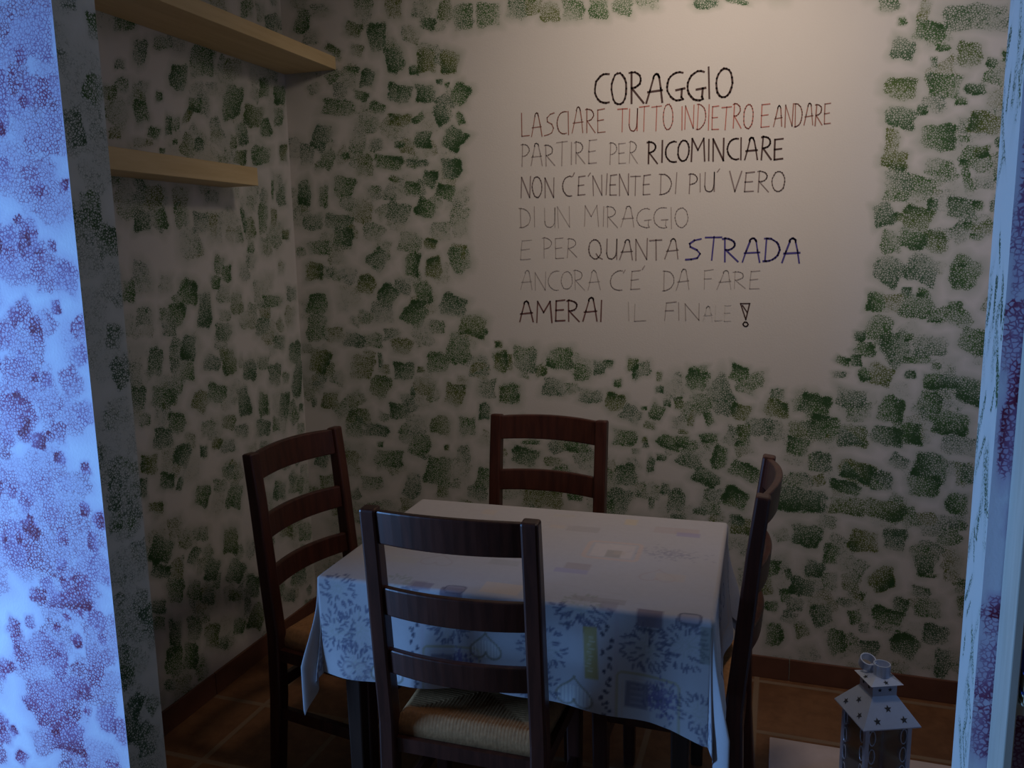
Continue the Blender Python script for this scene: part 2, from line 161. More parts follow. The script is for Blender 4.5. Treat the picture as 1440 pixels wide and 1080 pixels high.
def sponge_material(name, base, base2, dark, c1, c2, c3, cell=120.0, lace_amt=0.55, solid=1.0, wash=None, soft=0.16):
    """plaster wall dabbed with a wet sponge: the attribute 'paint' carries R density, G tint, B a thin wash of colour"""
    m, nt, bsdf = mat(name)
    co = coords(nt)
    at = N(nt, 'ShaderNodeAttribute', attribute_name='paint')
    sep = N(nt, 'ShaderNodeSeparateColor')
    L(nt, at.outputs['Color'], sep.inputs[0])
    d, tint, wsh = sep.outputs[0], sep.outputs[1], sep.outputs[2]
    vo = N(nt, 'ShaderNodeTexVoronoi', feature='DISTANCE_TO_EDGE')
    vo.inputs['Scale'].default_value = cell
    # warp the sponge's pores a little
    nz = N(nt, 'ShaderNodeTexNoise')
    nz.inputs['Scale'].default_value = cell * 0.9
    L(nt, co, nz.inputs['Vector'])
    vm = N(nt, 'ShaderNodeVectorMath', operation='MULTIPLY_ADD')
    L(nt, nz.outputs['Color'], vm.inputs[0])
    vm.inputs[1].default_value = (0.9 / cell,) * 3
    L(nt, co, vm.inputs[2])
    L(nt, vm.outputs[0], vo.inputs['Vector'])
    lace = sstep(nt, vo.outputs['Distance'], 0.26, 0.02)
    n1 = noise(nt, co, cell * 0.42, 4, 0.6)
    n2 = noise(nt, co, cell * 1.7, 2, 0.6)
    v = math_node(nt, 'MULTIPLY', d, solid)
    v = math_node(nt, 'ADD', v, math_node(nt, 'MULTIPLY', math_node(nt, 'SUBTRACT', lace, 0.5), lace_amt))
    v = math_node(nt, 'ADD', v, math_node(nt, 'MULTIPLY', math_node(nt, 'SUBTRACT', n1, 0.5), 0.75))
    v = math_node(nt, 'ADD', v, math_node(nt, 'MULTIPLY', math_node(nt, 'SUBTRACT', n2, 0.5), 0.35))
    a = sstep(nt, v, 0.55 - soft, 0.55 + soft * 1.6)
    a = math_node(nt, 'MULTIPLY', a, sstep(nt, d, 0.02, 0.15))
    big = noise(nt, co, 1.7, 3)
    plaster = mixc(nt, big, base, base2)
    if wash:
        plaster = mixc(nt, wsh, plaster, wash)
    green = mixc(nt, sstep(nt, tint, 0.0, 0.5), c1, c2)
    green = mixc(nt, sstep(nt, tint, 0.5, 1.0), green, c3)
    green = mixc(nt, sstep(nt, d, 0.55, 1.05), green, dark)
    L(nt, mixc(nt, a, plaster, green), bsdf.inputs['Base Color'])
    bsdf.inputs['Roughness'].default_value = 0.75
    bsdf.inputs['Specular IOR Level'].default_value = 0.25
    bp = N(nt, 'ShaderNodeBump')
    bp.inputs['Strength'].default_value = 0.18
    bp.inputs['Distance'].default_value = 0.003
    L(nt, noise(nt, co, 160, 4), bp.inputs['Height'])
    L(nt, bp.outputs[0], bsdf.inputs['Normal'])
    return m


def plain(name, col, rough=0.6, metal=0.0, vary=0.12, scale=8.0, stretch=None, spec=0.4, bump=0.0):
    m, nt, bsdf = mat(name)
    co = coords(nt, stretch)
    n = noise(nt, co, scale, 4)
    lo = tuple(c * (1 - vary) for c in col)
    hi = tuple(min(1, c * (1 + vary)) for c in col)
    L(nt, mixc(nt, n, lo, hi), bsdf.inputs['Base Color'])
    bsdf.inputs['Roughness'].default_value = rough
    bsdf.inputs['Metallic'].default_value = metal
    bsdf.inputs['Specular IOR Level'].default_value = spec
    if bump:
        bp = N(nt, 'ShaderNodeBump')
        bp.inputs['Strength'].default_value = bump
        bp.inputs['Distance'].default_value = 0.002
        L(nt, n, bp.inputs['Height'])
        L(nt, bp.outputs[0], bsdf.inputs['Normal'])
    return m


def wood(name, c1, c2, rough=0.4, stretch=(30, 30, 2.5), scale=1.6):
    m, nt, bsdf = mat(name)
    co = coords(nt, stretch)
    n = noise(nt, co, scale, 5, 0.6)
    L(nt, mixc(nt, sstep(nt, n, 0.3, 0.7), c1, c2), bsdf.inputs['Base Color'])
    bsdf.inputs['Roughness'].default_value = rough
    bsdf.inputs['Specular IOR Level'].default_value = 0.4
    bp = N(nt, 'ShaderNodeBump')
    bp.inputs['Strength'].default_value = 0.15
    bp.inputs['Distance'].default_value = 0.001
    L(nt, n, bp.inputs['Height'])
    L(nt, bp.outputs[0], bsdf.inputs['Normal'])
    return m


def tile_material(name, pitch, ox, oy, c1, c2, grout, gw=0.012):
    m, nt, bsdf = mat(name)
    co = coords(nt)
    s = N(nt, 'ShaderNodeSeparateXYZ')
    L(nt, co, s.inputs[0])
    masks = []
    for out, off in ((s.outputs[0], ox), (s.outputs[1], oy)):
        v = math_node(nt, 'DIVIDE', math_node(nt, 'SUBTRACT', out, off), pitch)
        v = math_node(nt, 'ABSOLUTE', math_node(nt, 'SUBTRACT', math_node(nt, 'FRACT', math_node(nt, 'ADD', v, 0.5)), 0.5))
        masks.append(sstep(nt, v, gw / pitch, gw / pitch * 0.55))
    g = math_node(nt, 'MAXIMUM', masks[0], masks[1])
    n1 = noise(nt, co, 3.0, 4)
    n2 = noise(nt, co, 22.0, 5, 0.65)
    fac = math_node(nt, 'ADD', math_node(nt, 'MULTIPLY', n1, 0.5), math_node(nt, 'MULTIPLY', n2, 0.5))
    c = mixc(nt, sstep(nt, fac, 0.35, 0.65), c1, c2)
    L(nt, mixc(nt, g, c, grout), bsdf.inputs['Base Color'])
    bsdf.inputs['Roughness'].default_value = 0.5
    bsdf.inputs['Specular IOR Level'].default_value = 0.35
    bp = N(nt, 'ShaderNodeBump')
    bp.inputs['Strength'].default_value = 0.4
    bp.inputs['Distance'].default_value = 0.003
    L(nt, math_node(nt, 'SUBTRACT', 1.0, g), bp.inputs['Height'])
    L(nt, bp.outputs[0], bsdf.inputs['Normal'])
    return m


G1, G2, G3 = (0.075, 0.135, 0.075), (0.070, 0.145, 0.045), (0.125, 0.150, 0.035)
M_GREEN = sponge_material('ivy_sponged_plaster', (0.70, 0.65, 0.60), (0.62, 0.58, 0.535), (0.035, 0.085, 0.028), G1, G2, G3,
                          cell=150, lace_amt=0.62, wash=(0.33, 0.365, 0.28), solid=0.99, soft=0.15)
M_JAMB = sponge_material('jamb_sponged_plaster', (0.80, 0.80, 0.76), (0.72, 0.73, 0.68), (0.04, 0.08, 0.04), G1, G1, G2,
                         cell=150, lace_amt=0.6, wash=(0.40, 0.44, 0.37), soft=0.2)
M_PURPLE = sponge_material('mauve_sponged_plaster', (0.84, 0.82, 0.86), (0.74, 0.72, 0.80), (0.20, 0.025, 0.060), (0.33, 0.16, 0.30),
                           (0.30, 0.08, 0.18), (0.24, 0.04, 0.10), cell=120, lace_amt=0.75, wash=(0.50, 0.36, 0.56), soft=0.30)
M_PLAIN_WALL = plain('whitewashed_plaster', (0.62, 0.60, 0.57), 0.85)
M_CEIL = plain('ceiling_paint', (0.72, 0.70, 0.66), 0.9)
M_FLOOR = tile_material('terracotta_floor_tiles', 0.325, -0.040, 2.537, (0.155, 0.066, 0.030), (0.24, 0.112, 0.052), (0.25, 0.165, 0.105))
M_SKIRT = plain('brown_tile_skirting', (0.150, 0.062, 0.038), 0.5, vary=0.35, scale=14)
M_SHELF = wood('pale_spruce_board', (0.62, 0.44, 0.22), (0.70, 0.52, 0.28), 0.55, stretch=(20, 2, 20))
M_CHAIR = wood('dark_walnut_stain', (0.045, 0.014, 0.009), (0.085, 0.025, 0.015), 0.36)
M_TABLEWOOD = wood('dark_table_wood', (0.030, 0.015, 0.010), (0.050, 0.024, 0.015), 0.45)
M_STRAW = plain('woven_rush', (0.40, 0.195, 0.08), 0.75, vary=0.4, scale=90, bump=0.5, spec=0.2)
M_TIN = plain('silver_painted_tin', (0.62, 0.70, 0.86), 0.36, metal=0.4, vary=0.08, scale=40)
M_TINDARK = plain('pierced_hole', (0.045, 0.05, 0.06), 0.8)
M_PATCH = plain('pale_pink_patch', (0.62, 0.50, 0.47), 0.9, vary=0.12, scale=25, bump=0.3, spec=0.1)
M_BOARD = wood('limed_white_board', (0.60, 0.56, 0.46), (0.70, 0.66, 0.56), 0.6)
M_BLUE = plain('blue_book_cloth', (0.05, 0.10, 0.40), 0.5)
M_CREAM = plain('cream_book_paper', (0.74, 0.68, 0.52), 0.7)
PENS = {'k': (0.085, 0.048, 0.044), 'b': (0.31, 0.15, 0.12), 'r': (0.44, 0.16, 0.13), 'g': (0.37, 0.315, 0.295), 'd': (0.255, 0.20, 0.19),
        'l': (0.43, 0.38, 0.355), 'x': (0.565, 0.525, 0.485), 'v': (0.085, 0.068, 0.26), 'm': (0.17, 0.085, 0.078)}
M_PEN = {k: plain('pen_' + n, PENS[k], 0.7, vary=0.25, scale=120, spec=0.2) for k, n in
         (('k', 'black'), ('b', 'brownish'), ('r', 'red'), ('g', 'grey'), ('d', 'dark_grey'), ('l', 'faint'), ('x', 'worn_away'), ('v', 'blue'), ('m', 'maroon'))}


def glass_material():
    m, nt, bsdf = mat('lantern_glass')
    out = nt.nodes['Material Output']
    tr = N(nt, 'ShaderNodeBsdfTransparent')
    tr.inputs[0].default_value = (0.80, 0.86, 0.90, 1)
    gl = N(nt, 'ShaderNodeBsdfGlossy')
    gl.inputs['Roughness'].default_value = 0.06
    mx = N(nt, 'ShaderNodeMixShader')
    lw = N(nt, 'ShaderNodeLayerWeight')
    lw.inputs[0].default_value = 0.35
    L(nt, math_node(nt, 'ADD', math_node(nt, 'MULTIPLY', lw.outputs['Fresnel'], 0.6), 0.13, True), mx.inputs[0])
    L(nt, tr.outputs[0], mx.inputs[1])
    L(nt, gl.outputs[0], mx.inputs[2])
    L(nt, mx.outputs[0], out.inputs['Surface'])
    return m


M_GLASS = glass_material()


def cloth_material():
    m, nt, bsdf = mat('printed_cotton_tablecloth')
    at = N(nt, 'ShaderNodeAttribute', attribute_name='print')
    co = coords(nt)
    n = noise(nt, co, 60, 3)
    L(nt, mixc(nt, math_node(nt, 'MULTIPLY', n, 0.25), at.outputs['Color'], (0.34, 0.31, 0.33)), bsdf.inputs['Base Color'])
    bsdf.inputs['Roughness'].default_value = 0.85
    bsdf.inputs['Specular IOR Level'].default_value = 0.15
    bp = N(nt, 'ShaderNodeBump')
    bp.inputs['Strength'].default_value = 0.2
    bp.inputs['Distance'].default_value = 0.001
    L(nt, noise(nt, coords(nt, (1, 8, 8)), 220, 2), bp.inputs['Height'])
    L(nt, bp.outputs[0], bsdf.inputs['Normal'])
    return m


M_CLOTH = cloth_material()


# ------------------------------------------------------------------ mesh helpers
def link(o, parent=None):
    COL.objects.link(o)
    if parent:
        o.parent = parent
    return o


def obj(name, bm, mats, parent=None, smooth=False, bevel=0.0):
    bmesh.ops.recalc_face_normals(bm, faces=bm.faces)
    me = bpy.data.meshes.new(name)
    bm.to_mesh(me)
    bm.free()
    for m in (mats if isinstance(mats, (list, tuple)) else [mats]):
        me.materials.append(m)
    if smooth:
        me.polygons.foreach_set('use_smooth', [True] * len(me.polygons))
    o = bpy.data.objects.new(name, me)
    link(o, parent)
    if bevel:
        b = o.modifiers.new('bevel', 'BEVEL')
        b.width = bevel
        b.segments = 2
        b.limit_method = 'ANGLE'
    return o


def empty(name, loc=(0, 0, 0), rz=0.0):
    o = bpy.data.objects.new(name, None)
    o.empty_display_size = 0.05
    o.location = loc
    o.rotation_euler = (0, 0, rz)
    return link(o)


def tag(o, label, cat, group=None):
    o['label'] = label
    o['category'] = cat
    if group:
        o['group'] = group
    return o


def struct(o):
    o['kind'] = 'structure'
    return o


def box(bm, x0, x1, y0, y1, z0, z1, mi=0):
    v = [bm.verts.new(p) for p in ((x0, y0, z0), (x1, y0, z0), (x1, y1, z0), (x0, y1, z0), (x0, y0, z1), (x1, y0, z1), (x1, y1, z1), (x0, y1, z1))]
    for f in ((0, 3, 2, 1), (4, 5, 6, 7), (0, 1, 5, 4), (1, 2, 6, 5), (2, 3, 7, 6), (3, 0, 4, 7)):
        bm.faces.new([v[i] for i in f]).material_index = mi


def sweep(bm, pts, side, w, d):
    """bar of rectangular section w (along side) x d along a path; w, d may be lists"""
    side = Vector(side).normalized()
    pts = [Vector(p) for p in pts]
    rings = []
    for i, p in enumerate(pts):
        t = (pts[min(i + 1, len(pts) - 1)] - pts[max(i - 1, 0)]).normalized()
        s = (side - t * side.dot(t)).normalized()
        nrm = t.cross(s)
        ww = w[i] if isinstance(w, (list, tuple)) else w
        dd = d[i] if isinstance(d, (list, tuple)) else d
        rings.append([bm.verts.new(p + s * a * ww / 2 + nrm * b * dd / 2) for a, b in ((-1, -1), (1, -1), (1, 1), (-1, 1))])
    for a, b in zip(rings, rings[1:]):
        for k in range(4):
            bm.faces.new((a[k], a[(k + 1) % 4], b[(k + 1) % 4], b[k]))
    bm.faces.new(rings[0][::-1])
    bm.faces.new(rings[-1])


def tube(bm, pts, r, n=8, closed=False):
    pts = [Vector(p) for p in pts]
    m = len(pts)
    rings = []
    for i, p in enumerate(pts):
        if closed:
            t = (pts[(i + 1) % m] - pts[i - 1]).normalized()
        else:
            t = (pts[min(i + 1, m - 1)] - pts[max(i - 1, 0)]).normalized()
        ref = Vector((0, 0, 1)) if abs(t.z) < 0.9 else Vector((1, 0, 0))
        s = t.cross(ref).normalized()
        u = t.cross(s)
        rings.append([bm.verts.new(p + (s * math.cos(k * 2 * math.pi / n) + u * math.sin(k * 2 * math.pi / n)) * r) for k in range(n)])
    pairs = list(zip(rings, rings[1:])) + ([(rings[-1], rings[0])] if closed else [])
    for a, b in pairs:
        for k in range(n):
            bm.faces.new((a[k], a[(k + 1) % n], b[(k + 1) % n], b[k]))
    if not closed:
        bm.faces.new(rings[0][::-1])
        bm.faces.new(rings[-1])


def copy_tree(o, parent=None):
    c = o.copy()
    COL.objects.link(c)
    if parent:
        c.parent = parent
    for ch in list(o.children):
        copy_tree(ch, c)
    return c


# ------------------------------------------------------------------ sponge painting
def raster(u0, u1, v0, v1, step, stamps, rng, fills=(), keep_out=None):
    """density / tint / wash of the dabs on a grid of points; stamps are (centre, half side, half side, strength) in mm"""
    nu, nv = int(round((u1 - u0) / step)) + 1, int(round((v1 - v0) / step)) + 1
    U = np.linspace(u0, u1, nu)
    V = np.linspace(v0, v1, nv)
    D = np.zeros((nv, nu))
    T = np.full((nv, nu), 0.4)
    Wd = np.zeros((nv, nu))

    def dab(s, tint):
        cu, cv, au, av, bu, bv, den = [x / 1000 for x in s[:6]] + [s[6] / 100]
        ext_u, ext_v = (abs(au) + abs(bu)) * 1.5 + 0.01, (abs(av) + abs(bv)) * 1.5 + 0.01
        i0, i1 = np.searchsorted(U, cu - ext_u), np.searchsorted(U, cu + ext_u)
        j0, j1 = np.searchsorted(V, cv - ext_v), np.searchsorted(V, cv + ext_v)
        if i1 <= i0 or j1 <= j0:
            return
        det = au * bv - av * bu
        if abs(det) < 1e-9:
            return
        uu, vv = np.meshgrid(U[i0:i1] - cu, V[j0:j1] - cv)
        p = (uu * bv - vv * bu) / det
        q = (vv * au - uu * av) / det
        ph = rng.uniform(0, 6.28, 4)
        ang = np.arctan2(q, p)
        e = rng.choice([3.5, 6.0, 10.0])
        rad = (np.abs(p) ** e + np.abs(q) ** e) ** (1 / e)
        rad = rad * (1 + 0.07 * np.sin(3 * ang + ph[0]) + 0.05 * np.sin(5 * ang + ph[1]) + 0.035 * np.sin(9 * ang + ph[2]))
        mask = np.clip((1.12 - rad) / 0.22, 0, 1)
        mask = mask * mask * (3 - 2 * mask)
        pool = 0.80 + 0.34 * (p * np.cos(ph[3]) + q * np.sin(ph[3]))
        d = mask * den * pool
        sub = D[j0:j1, i0:i1]
        T[j0:j1, i0:i1] = np.where(d > sub, tint, T[j0:j1, i0:i1])
        D[j0:j1, i0:i1] = np.maximum(sub, d) + 0.12 * np.minimum(sub, d)
        w = np.clip((1.65 - rad) / 1.0, 0, 1) * (0.28 + 0.60 * den)
        Wd[j0:j1, i0:i1] = np.maximum(Wd[j0:j1, i0:i1], w)

    for (n, size, aspect, lo, hi) in fills:
        for _ in range(n):
            cu, cv = rng.uniform(u0, u1), rng.uniform(v0, v1)
            if keep_out is not None and keep_out(cu, cv, size):
                continue
            s = size * rng.uniform(0.6, 1.25)
            a = rng.uniform(-0.6, 0.6)
            h = s * aspect
            dab((cu * 1000, cv * 1000, math.cos(a) * s * 500, math.sin(a) * s * 500, -math.sin(a) * h * 500, math.cos(a) * h * 500,
                 rng.uniform(lo, hi) * 100), rng.choice([0.05, 0.2, 0.4, 0.5, 0.55, 0.75, 0.95]))
    for s in stamps:
        dab(s, rng.choice([0.05, 0.2, 0.4, 0.5, 0.55, 0.75, 0.95], p=[.2, .2, .15, .15, .1, .1, .1]))
    C = np.ones((nv, nu, 4))
    C[..., 0], C[..., 1], C[..., 2] = np.clip(D, 0, 1.1), T, np.clip(Wd, 0, 1)
    return U, V, C


class WallMesh:
    def __init__(self):
        self.v, self.f, self.c, self.m, self.n = [], [], [], [], 0

    def grid(self, to3d, U, V, C, mi=0):
        nu, nv = len(U), len(V)
        uu, vv = np.meshgrid(U, V)
        self.v.append(to3d(uu, vv).reshape(-1, 3))
        self.c.append(C.reshape(-1, 4))
        idx = np.arange(nu * nv).reshape(nv, nu) + self.n
        q = np.stack([idx[:-1, :-1], idx[:-1, 1:], idx[1:, 1:], idx[1:, :-1]], -1).reshape(-1, 4)
        self.f.append(q)
        self.m.append(np.full(len(q), mi))
        self.n += nu * nv

    def box(self, x0, x1, y0, y1, z0, z1, mi=0):
        p = np.array([(x0, y0, z0), (x1, y0, z0), (x1, y1, z0), (x0, y1, z0), (x0, y0, z1), (x1, y0, z1), (x1, y1, z1), (x0, y1, z1)], float)
        q = np.array(((0, 3, 2, 1), (4, 5, 6, 7), (0, 1, 5, 4), (1, 2, 6, 5), (2, 3, 7, 6), (3, 0, 4, 7))) + self.n
        self.v.append(p)
        self.f.append(q)
        self.c.append(np.tile((0, 0.4, 0, 1.0), (8, 1)))
        self.m.append(np.full(6, mi))
        self.n += 8

    def build(self, name, mats, attr='paint', smooth=False, parent=None):
        v, f = np.concatenate(self.v), np.concatenate(self.f)
        me = bpy.data.meshes.new(name)
        me.vertices.add(len(v))
        me.vertices.foreach_set('co', v.astype(np.float32).ravel())
        me.loops.add(f.size)
        me.loops.foreach_set('vertex_index', f.astype(np.int32).ravel())
        me.polygons.add(len(f))
        me.polygons.foreach_set('loop_start', np.arange(0, f.size, 4, dtype=np.int32))
        for m in mats:
            me.materials.append(m)
        me.polygons.foreach_set('material_index', np.concatenate(self.m).astype(np.int32))
        if smooth:
            me.polygons.foreach_set('use_smooth', np.ones(len(f), bool))
        me.update(calc_edges=True)
        a = me.color_attributes.new(attr, 'FLOAT_COLOR', 'POINT')
        a.data.foreach_set('color', np.concatenate(self.c).astype(np.float32).ravel())
        return link(bpy.data.objects.new(name, me), parent)


def inside_blank(u, v, pad=0.0):
    x, y = u * 1000, v * 1000
    cx = sum(p[0] for p in BLANK) / len(BLANK)
    cy = sum(p[1] for p in BLANK) / len(BLANK)
    g = 1 + pad * 0.8
    x, y = cx + (x - cx) / g, cy + (y - cy) / g
    c = False
    j = BLANK[-1]
    for p in BLANK:
        if (p[1] > y) != (j[1] > y) and x < (j[0] - p[0]) * (y - p[1]) / (j[1] - p[1]) + p[0]:
            c = not c
        j = p
    return c


# ------------------------------------------------------------------ the room shell
LEFT_BLOTCHES = [(-1735, 430, 75, 10, -10, 70, 64), (-1700, 345, 60, 0, 0, 45, 82), (-1660, 480, 55, 12, -8, 28, 70), (-1700, 560, 30, -20, 8, 55, 60), (-1770, 850, 60, 0, 0, 60, 62),
                 (-1740, 900, 26, 0, 0, 18, 92), (-1640, 720, 70, 6, -4, 22, 85), (-1590, 760, 30, 0, 0, 34, 72), (-1580, 560, 26, 0, 0, 60, 58), (-1560, 420, 30, 0, 0, 40, 66),
                 (-1740, 1180, 60, 0, 0, 50, 66), (-1680, 1120, 24, 0, 0, 20, 95), (-1720, 1560, 55, 0, 0, 60, 60), (-1745, 1590, 22, 0, 0, 26, 95), (-1640, 1590, 30, 0, 0, 50, 70),
                 (-1620, 1080, 18, 0, 0, 16, 92), (-1700, 1900, 45, 0, 0, 70, 55), (-1690, 2080, 24, 0, 0, 20, 85), (-1560, 960, 14, 0, 0, 18, 92), (-1545, 880, 16, 0, 0, 26, 80)]
RIGHT_BLOTCHES = [(349, 1240, 12, 0, 0, 60, 95), (351, 1330, 9, 0, 0, 40, 90), (350, 1400, 11, 0, 0, 45, 62), (352, 955, 10, 0, 0, 20, 95), (346, 840, 14, 0, 0, 60, 55),
                  (346, 725, 14, 0, 0, 40, 72), (350, 1560, 13, 0, 0, 90, 64), (351, 1745, 14, 0, 0, 80, 70), (440, 905, 40, 0, 0, 50, 85), (420, 700, 45, 0, 0, 60, 90)]


def build_shell():
    rng = np.random.default_rng(7)
    w = WallMesh()
    U, V, C = raster(XL, 0.92, 0.0, HC, 0.0045, BACK, rng,
                     fills=((420, 0.085, 0.9, 0.18, 0.42), (330, 0.07, 0.8, 0.35, 0.6)), keep_out=inside_blank)
    w.grid(lambda u, v: np.stack([u, np.full_like(u, YB), v], -1), U, V, C)
    w.box(XL - 0.1, 1.05, YB + 0.004, YB + 0.12, 0, HC)
    back = struct(w.build('wall_back', [M_GREEN]))

    w = WallMesh()
    U, V, C = raster(YF + TH, YB, 0.0, HC, 0.0045, LEFT, rng, fills=((190, 0.085, 1.1, 0.18, 0.42), (130, 0.06, 1.2, 0.35, 0.6)))
    w.grid(lambda u, v: np.stack([np.full_like(u, XL), u, v], -1), U, V, C)
    w.box(XL - 0.1, XL - 0.004, YF + TH, YB, 0, HC)
    struct(w.build('wall_left', [M_GREEN]))

    w = WallMesh()
    w.box(0.95, 1.05, YF + TH, YB, 0, HC)
    struct(w.build('wall_right', [M_PLAIN_WALL]))

    # the partition in front with its wide opening: mauve outside, green on the reveals
    w = WallMesh()
    big = ((310, 0.13, 0.8, 0.22, 0.46), (370, 0.07, 1.0, 0.32, 0.60), (425, 0.035, 1.1, 0.6, 0.95))
    x0 = -3.2
    U, V, C = raster(x0, XJL, 0.0, 2.45, 0.004, LEFT_BLOTCHES, rng, fills=big)
    edge = np.clip((np.asarray(U) - (XJL - 0.004)) / 0.004, 0, 1)
    C[..., 0] *= (1 - edge)[None, :]
    w.grid(lambda u, v: np.stack([u, np.full_like(u, YF), v], -1), U, V, C, 0)
    U, V, C = raster(YF, YF + TH, 0.0, 2.45, 0.004, (), rng,
                     fills=((50, 0.10, 0.9, 0.2, 0.38), (38, 0.055, 1.2, 0.4, 0.75)))
    C[..., 2] = np.clip(C[..., 2] * 0.6 + 0.1, 0, 0.8)
    w.grid(lambda u, v: np.stack([np.full_like(u, XJL), u, v], -1), U, V, C, 1)
    U, V, C = raster(YF, YF + TH, 0.0, 2.45, 0.004, (), rng,
                     fills=((60, 0.018, 6.0, 0.25, 0.55), (40, 0.010, 7.0, 0.6, 0.95)))
    C[..., 2] *= 0.35
    w.grid(lambda u, v: np.stack([np.full_like(u, XJR), u, v], -1), U, V, C, 1)
    U, V, C = raster(XJR, 2.2, 0.0, 2.45, 0.0045, RIGHT_BLOTCHES, rng, fills=((270, 0.07, 0.9, 0.2, 0.5), (390, 0.04, 1.0, 0.45, 0.95)))
    w.grid(lambda u, v: np.stack([u, np.full_like(u, YF), v], -1), U, V, C, 0)
    w.box(x0, XJL - 0.003, YF + 0.003, YF + TH, 0, 2.45, 2)
    w.box(XJR + 0.003, 2.2, YF + 0.003, YF + TH, 0, 2.45, 2)
    w.box(x0, 2.2, YF, YF + TH, 2.45, HC, 2)
    struct(w.build('wall_front', [M_PURPLE, M_JAMB, M_PLAIN_WALL]))

    bm = bmesh.new()
    box(bm, -3.2, 2.2, -2.6, YB + 0.12, -0.10, 0.0)
    struct(obj('floor', bm, M_FLOOR))
    bm = bmesh.new()
    box(bm, -3.2, 2.2, YF, YB + 0.12, HC, HC + 0.1)
    struct(obj('ceiling', bm, M_CEIL))
    bm = bmesh.new()
    for x in np.arange(XL, 0.95, 0.325):
        box(bm, x + 0.0015, min(x + 0.325, 0.95) - 0.0015, YB - 0.010, YB, 0.0, 0.082)
    struct(obj('baseboard_back', bm, M_SKIRT, bevel=0.002))
    bm = bmesh.new()
    for y in np.arange(YF + TH, YB - 0.02, 0.325):
        box(bm, XL, XL + 0.010, y + 0.0015, min(y + 0.325, YB - 0.0105) - 0.0015, 0.0, 0.082)
    struct(obj('baseboard_left', bm, M_SKIRT, bevel=0.002))
    return back


# ------------------------------------------------------------------ handwriting on the back wall
def arc(cx, cy, rx, ry, a0, a1, n=10):
    return [(cx + rx * math.cos(math.radians(a0 + (a1 - a0) * i / n)), cy + ry * math.sin(math.radians(a0 + (a1 - a0) * i / n))) for i in range(n + 1)]


GLYPH = {
    'A': (0.72, [[(0.0, 0.0), (0.14, 0.45), (0.26, 0.86)] + arc(0.38, 0.84, 0.13, 0.16, 160, 10, 6) + [(0.60, 0.5), (0.70, 0.0)], [(0.06, 0.38), (0.68, 0.42)]]),
    'C': (0.62, [arc(0.52, 0.5, 0.50, 0.5, 75, 285, 14)]),
    'D': (0.66, [[(0.08, 0.0), (0.08, 1.0)], [(0.0, 1.0)] + arc(0.12, 0.5, 0.52, 0.5, 88, -88, 12) + [(0.02, 0.0)]]),
    'E': (0.55, [[(0.52, 1.0), (0.08, 0.97), (0.06, 0.5), (0.05, 0.0), (0.52, 0.02)], [(0.06, 0.50), (0.44, 0.53)]]),
    'F': (0.52, [[(0.52, 1.0), (0.08, 0.96), (0.05, 0.0)], [(0.06, 0.52), (0.42, 0.54)]]),
    'G': (0.74, [arc(0.52, 0.5, 0.50, 0.5, 70, 290, 14) + [(0.64, 0.12), (0.66, 0.40)], [(0.42, 0.38), (0.78, 0.42)]]),
    'I': (0.16, [[(0.08, 1.0), (0.08, 0.0)]]),
    'L': (0.52, [[(0.06, 1.0), (0.02, 0.0), (0.52, 0.03)]]),
    'M': (0.82, [[(0.02, 0.0), (0.08, 1.0), (0.40, 0.48), (0.74, 1.0), (0.80, 0.0)]]),
    'N': (0.70, [[(0.04, 0.0), (0.04, 0.98), (0.64, 0.02), (0.66, 1.0)]]),
    'O': (0.68, [arc(0.34, 0.5, 0.33, 0.5, 100, 460, 18)]),
    'P': (0.56, [[(0.08, 0.0), (0.08, 1.0)], [(0.0, 0.97)] + arc(0.10, 0.72, 0.42, 0.27, 88, -90, 9)]),
    'Q': (0.78, [arc(0.36, 0.5, 0.35, 0.5, 100, 460, 18), [(0.42, 0.26), (0.54, 0.10), (0.76, 0.0)]]),
    'R': (0.62, [[(0.06, 0.0), (0.08, 1.0)], [(0.0, 0.97)] + arc(0.10, 0.74, 0.40, 0.25, 88, -90, 9) + [(0.60, 0.0)]]),
    'S': (0.66, [[(0.66, 1.0), (0.40, 0.95), (0.18, 0.78), (0.22, 0.62), (0.50, 0.48), (0.62, 0.30), (0.50, 0.10), (0.24, 0.02), (0.0, 0.0)]]),
    'T': (0.66, [[(0.0, 0.98), (0.66, 1.0)], [(0.34, 1.0), (0.32, 0.0)]]),
    'U': (0.62, [[(0.04, 1.0), (0.04, 0.3)] + arc(0.30, 0.28, 0.26, 0.28, 180, 360, 9) + [(0.58, 1.0), (0.60, 0.0)]]),
    'V': (0.66, [[(0.0, 1.0), (0.34, 0.0), (0.66, 1.0)]]),
    "'": (0.14, [[(0.0, 0.98), (0.12, 1.14)]]),
    '!': (0.40, [[(0.02, 1.0), (0.38, 1.0), (0.21, 0.28), (0.02, 1.0)], arc(0.2, 0.08, 0.10, 0.10, 0, 360, 10), [(0.10, 0.92), (0.26, 0.62)]]),
}


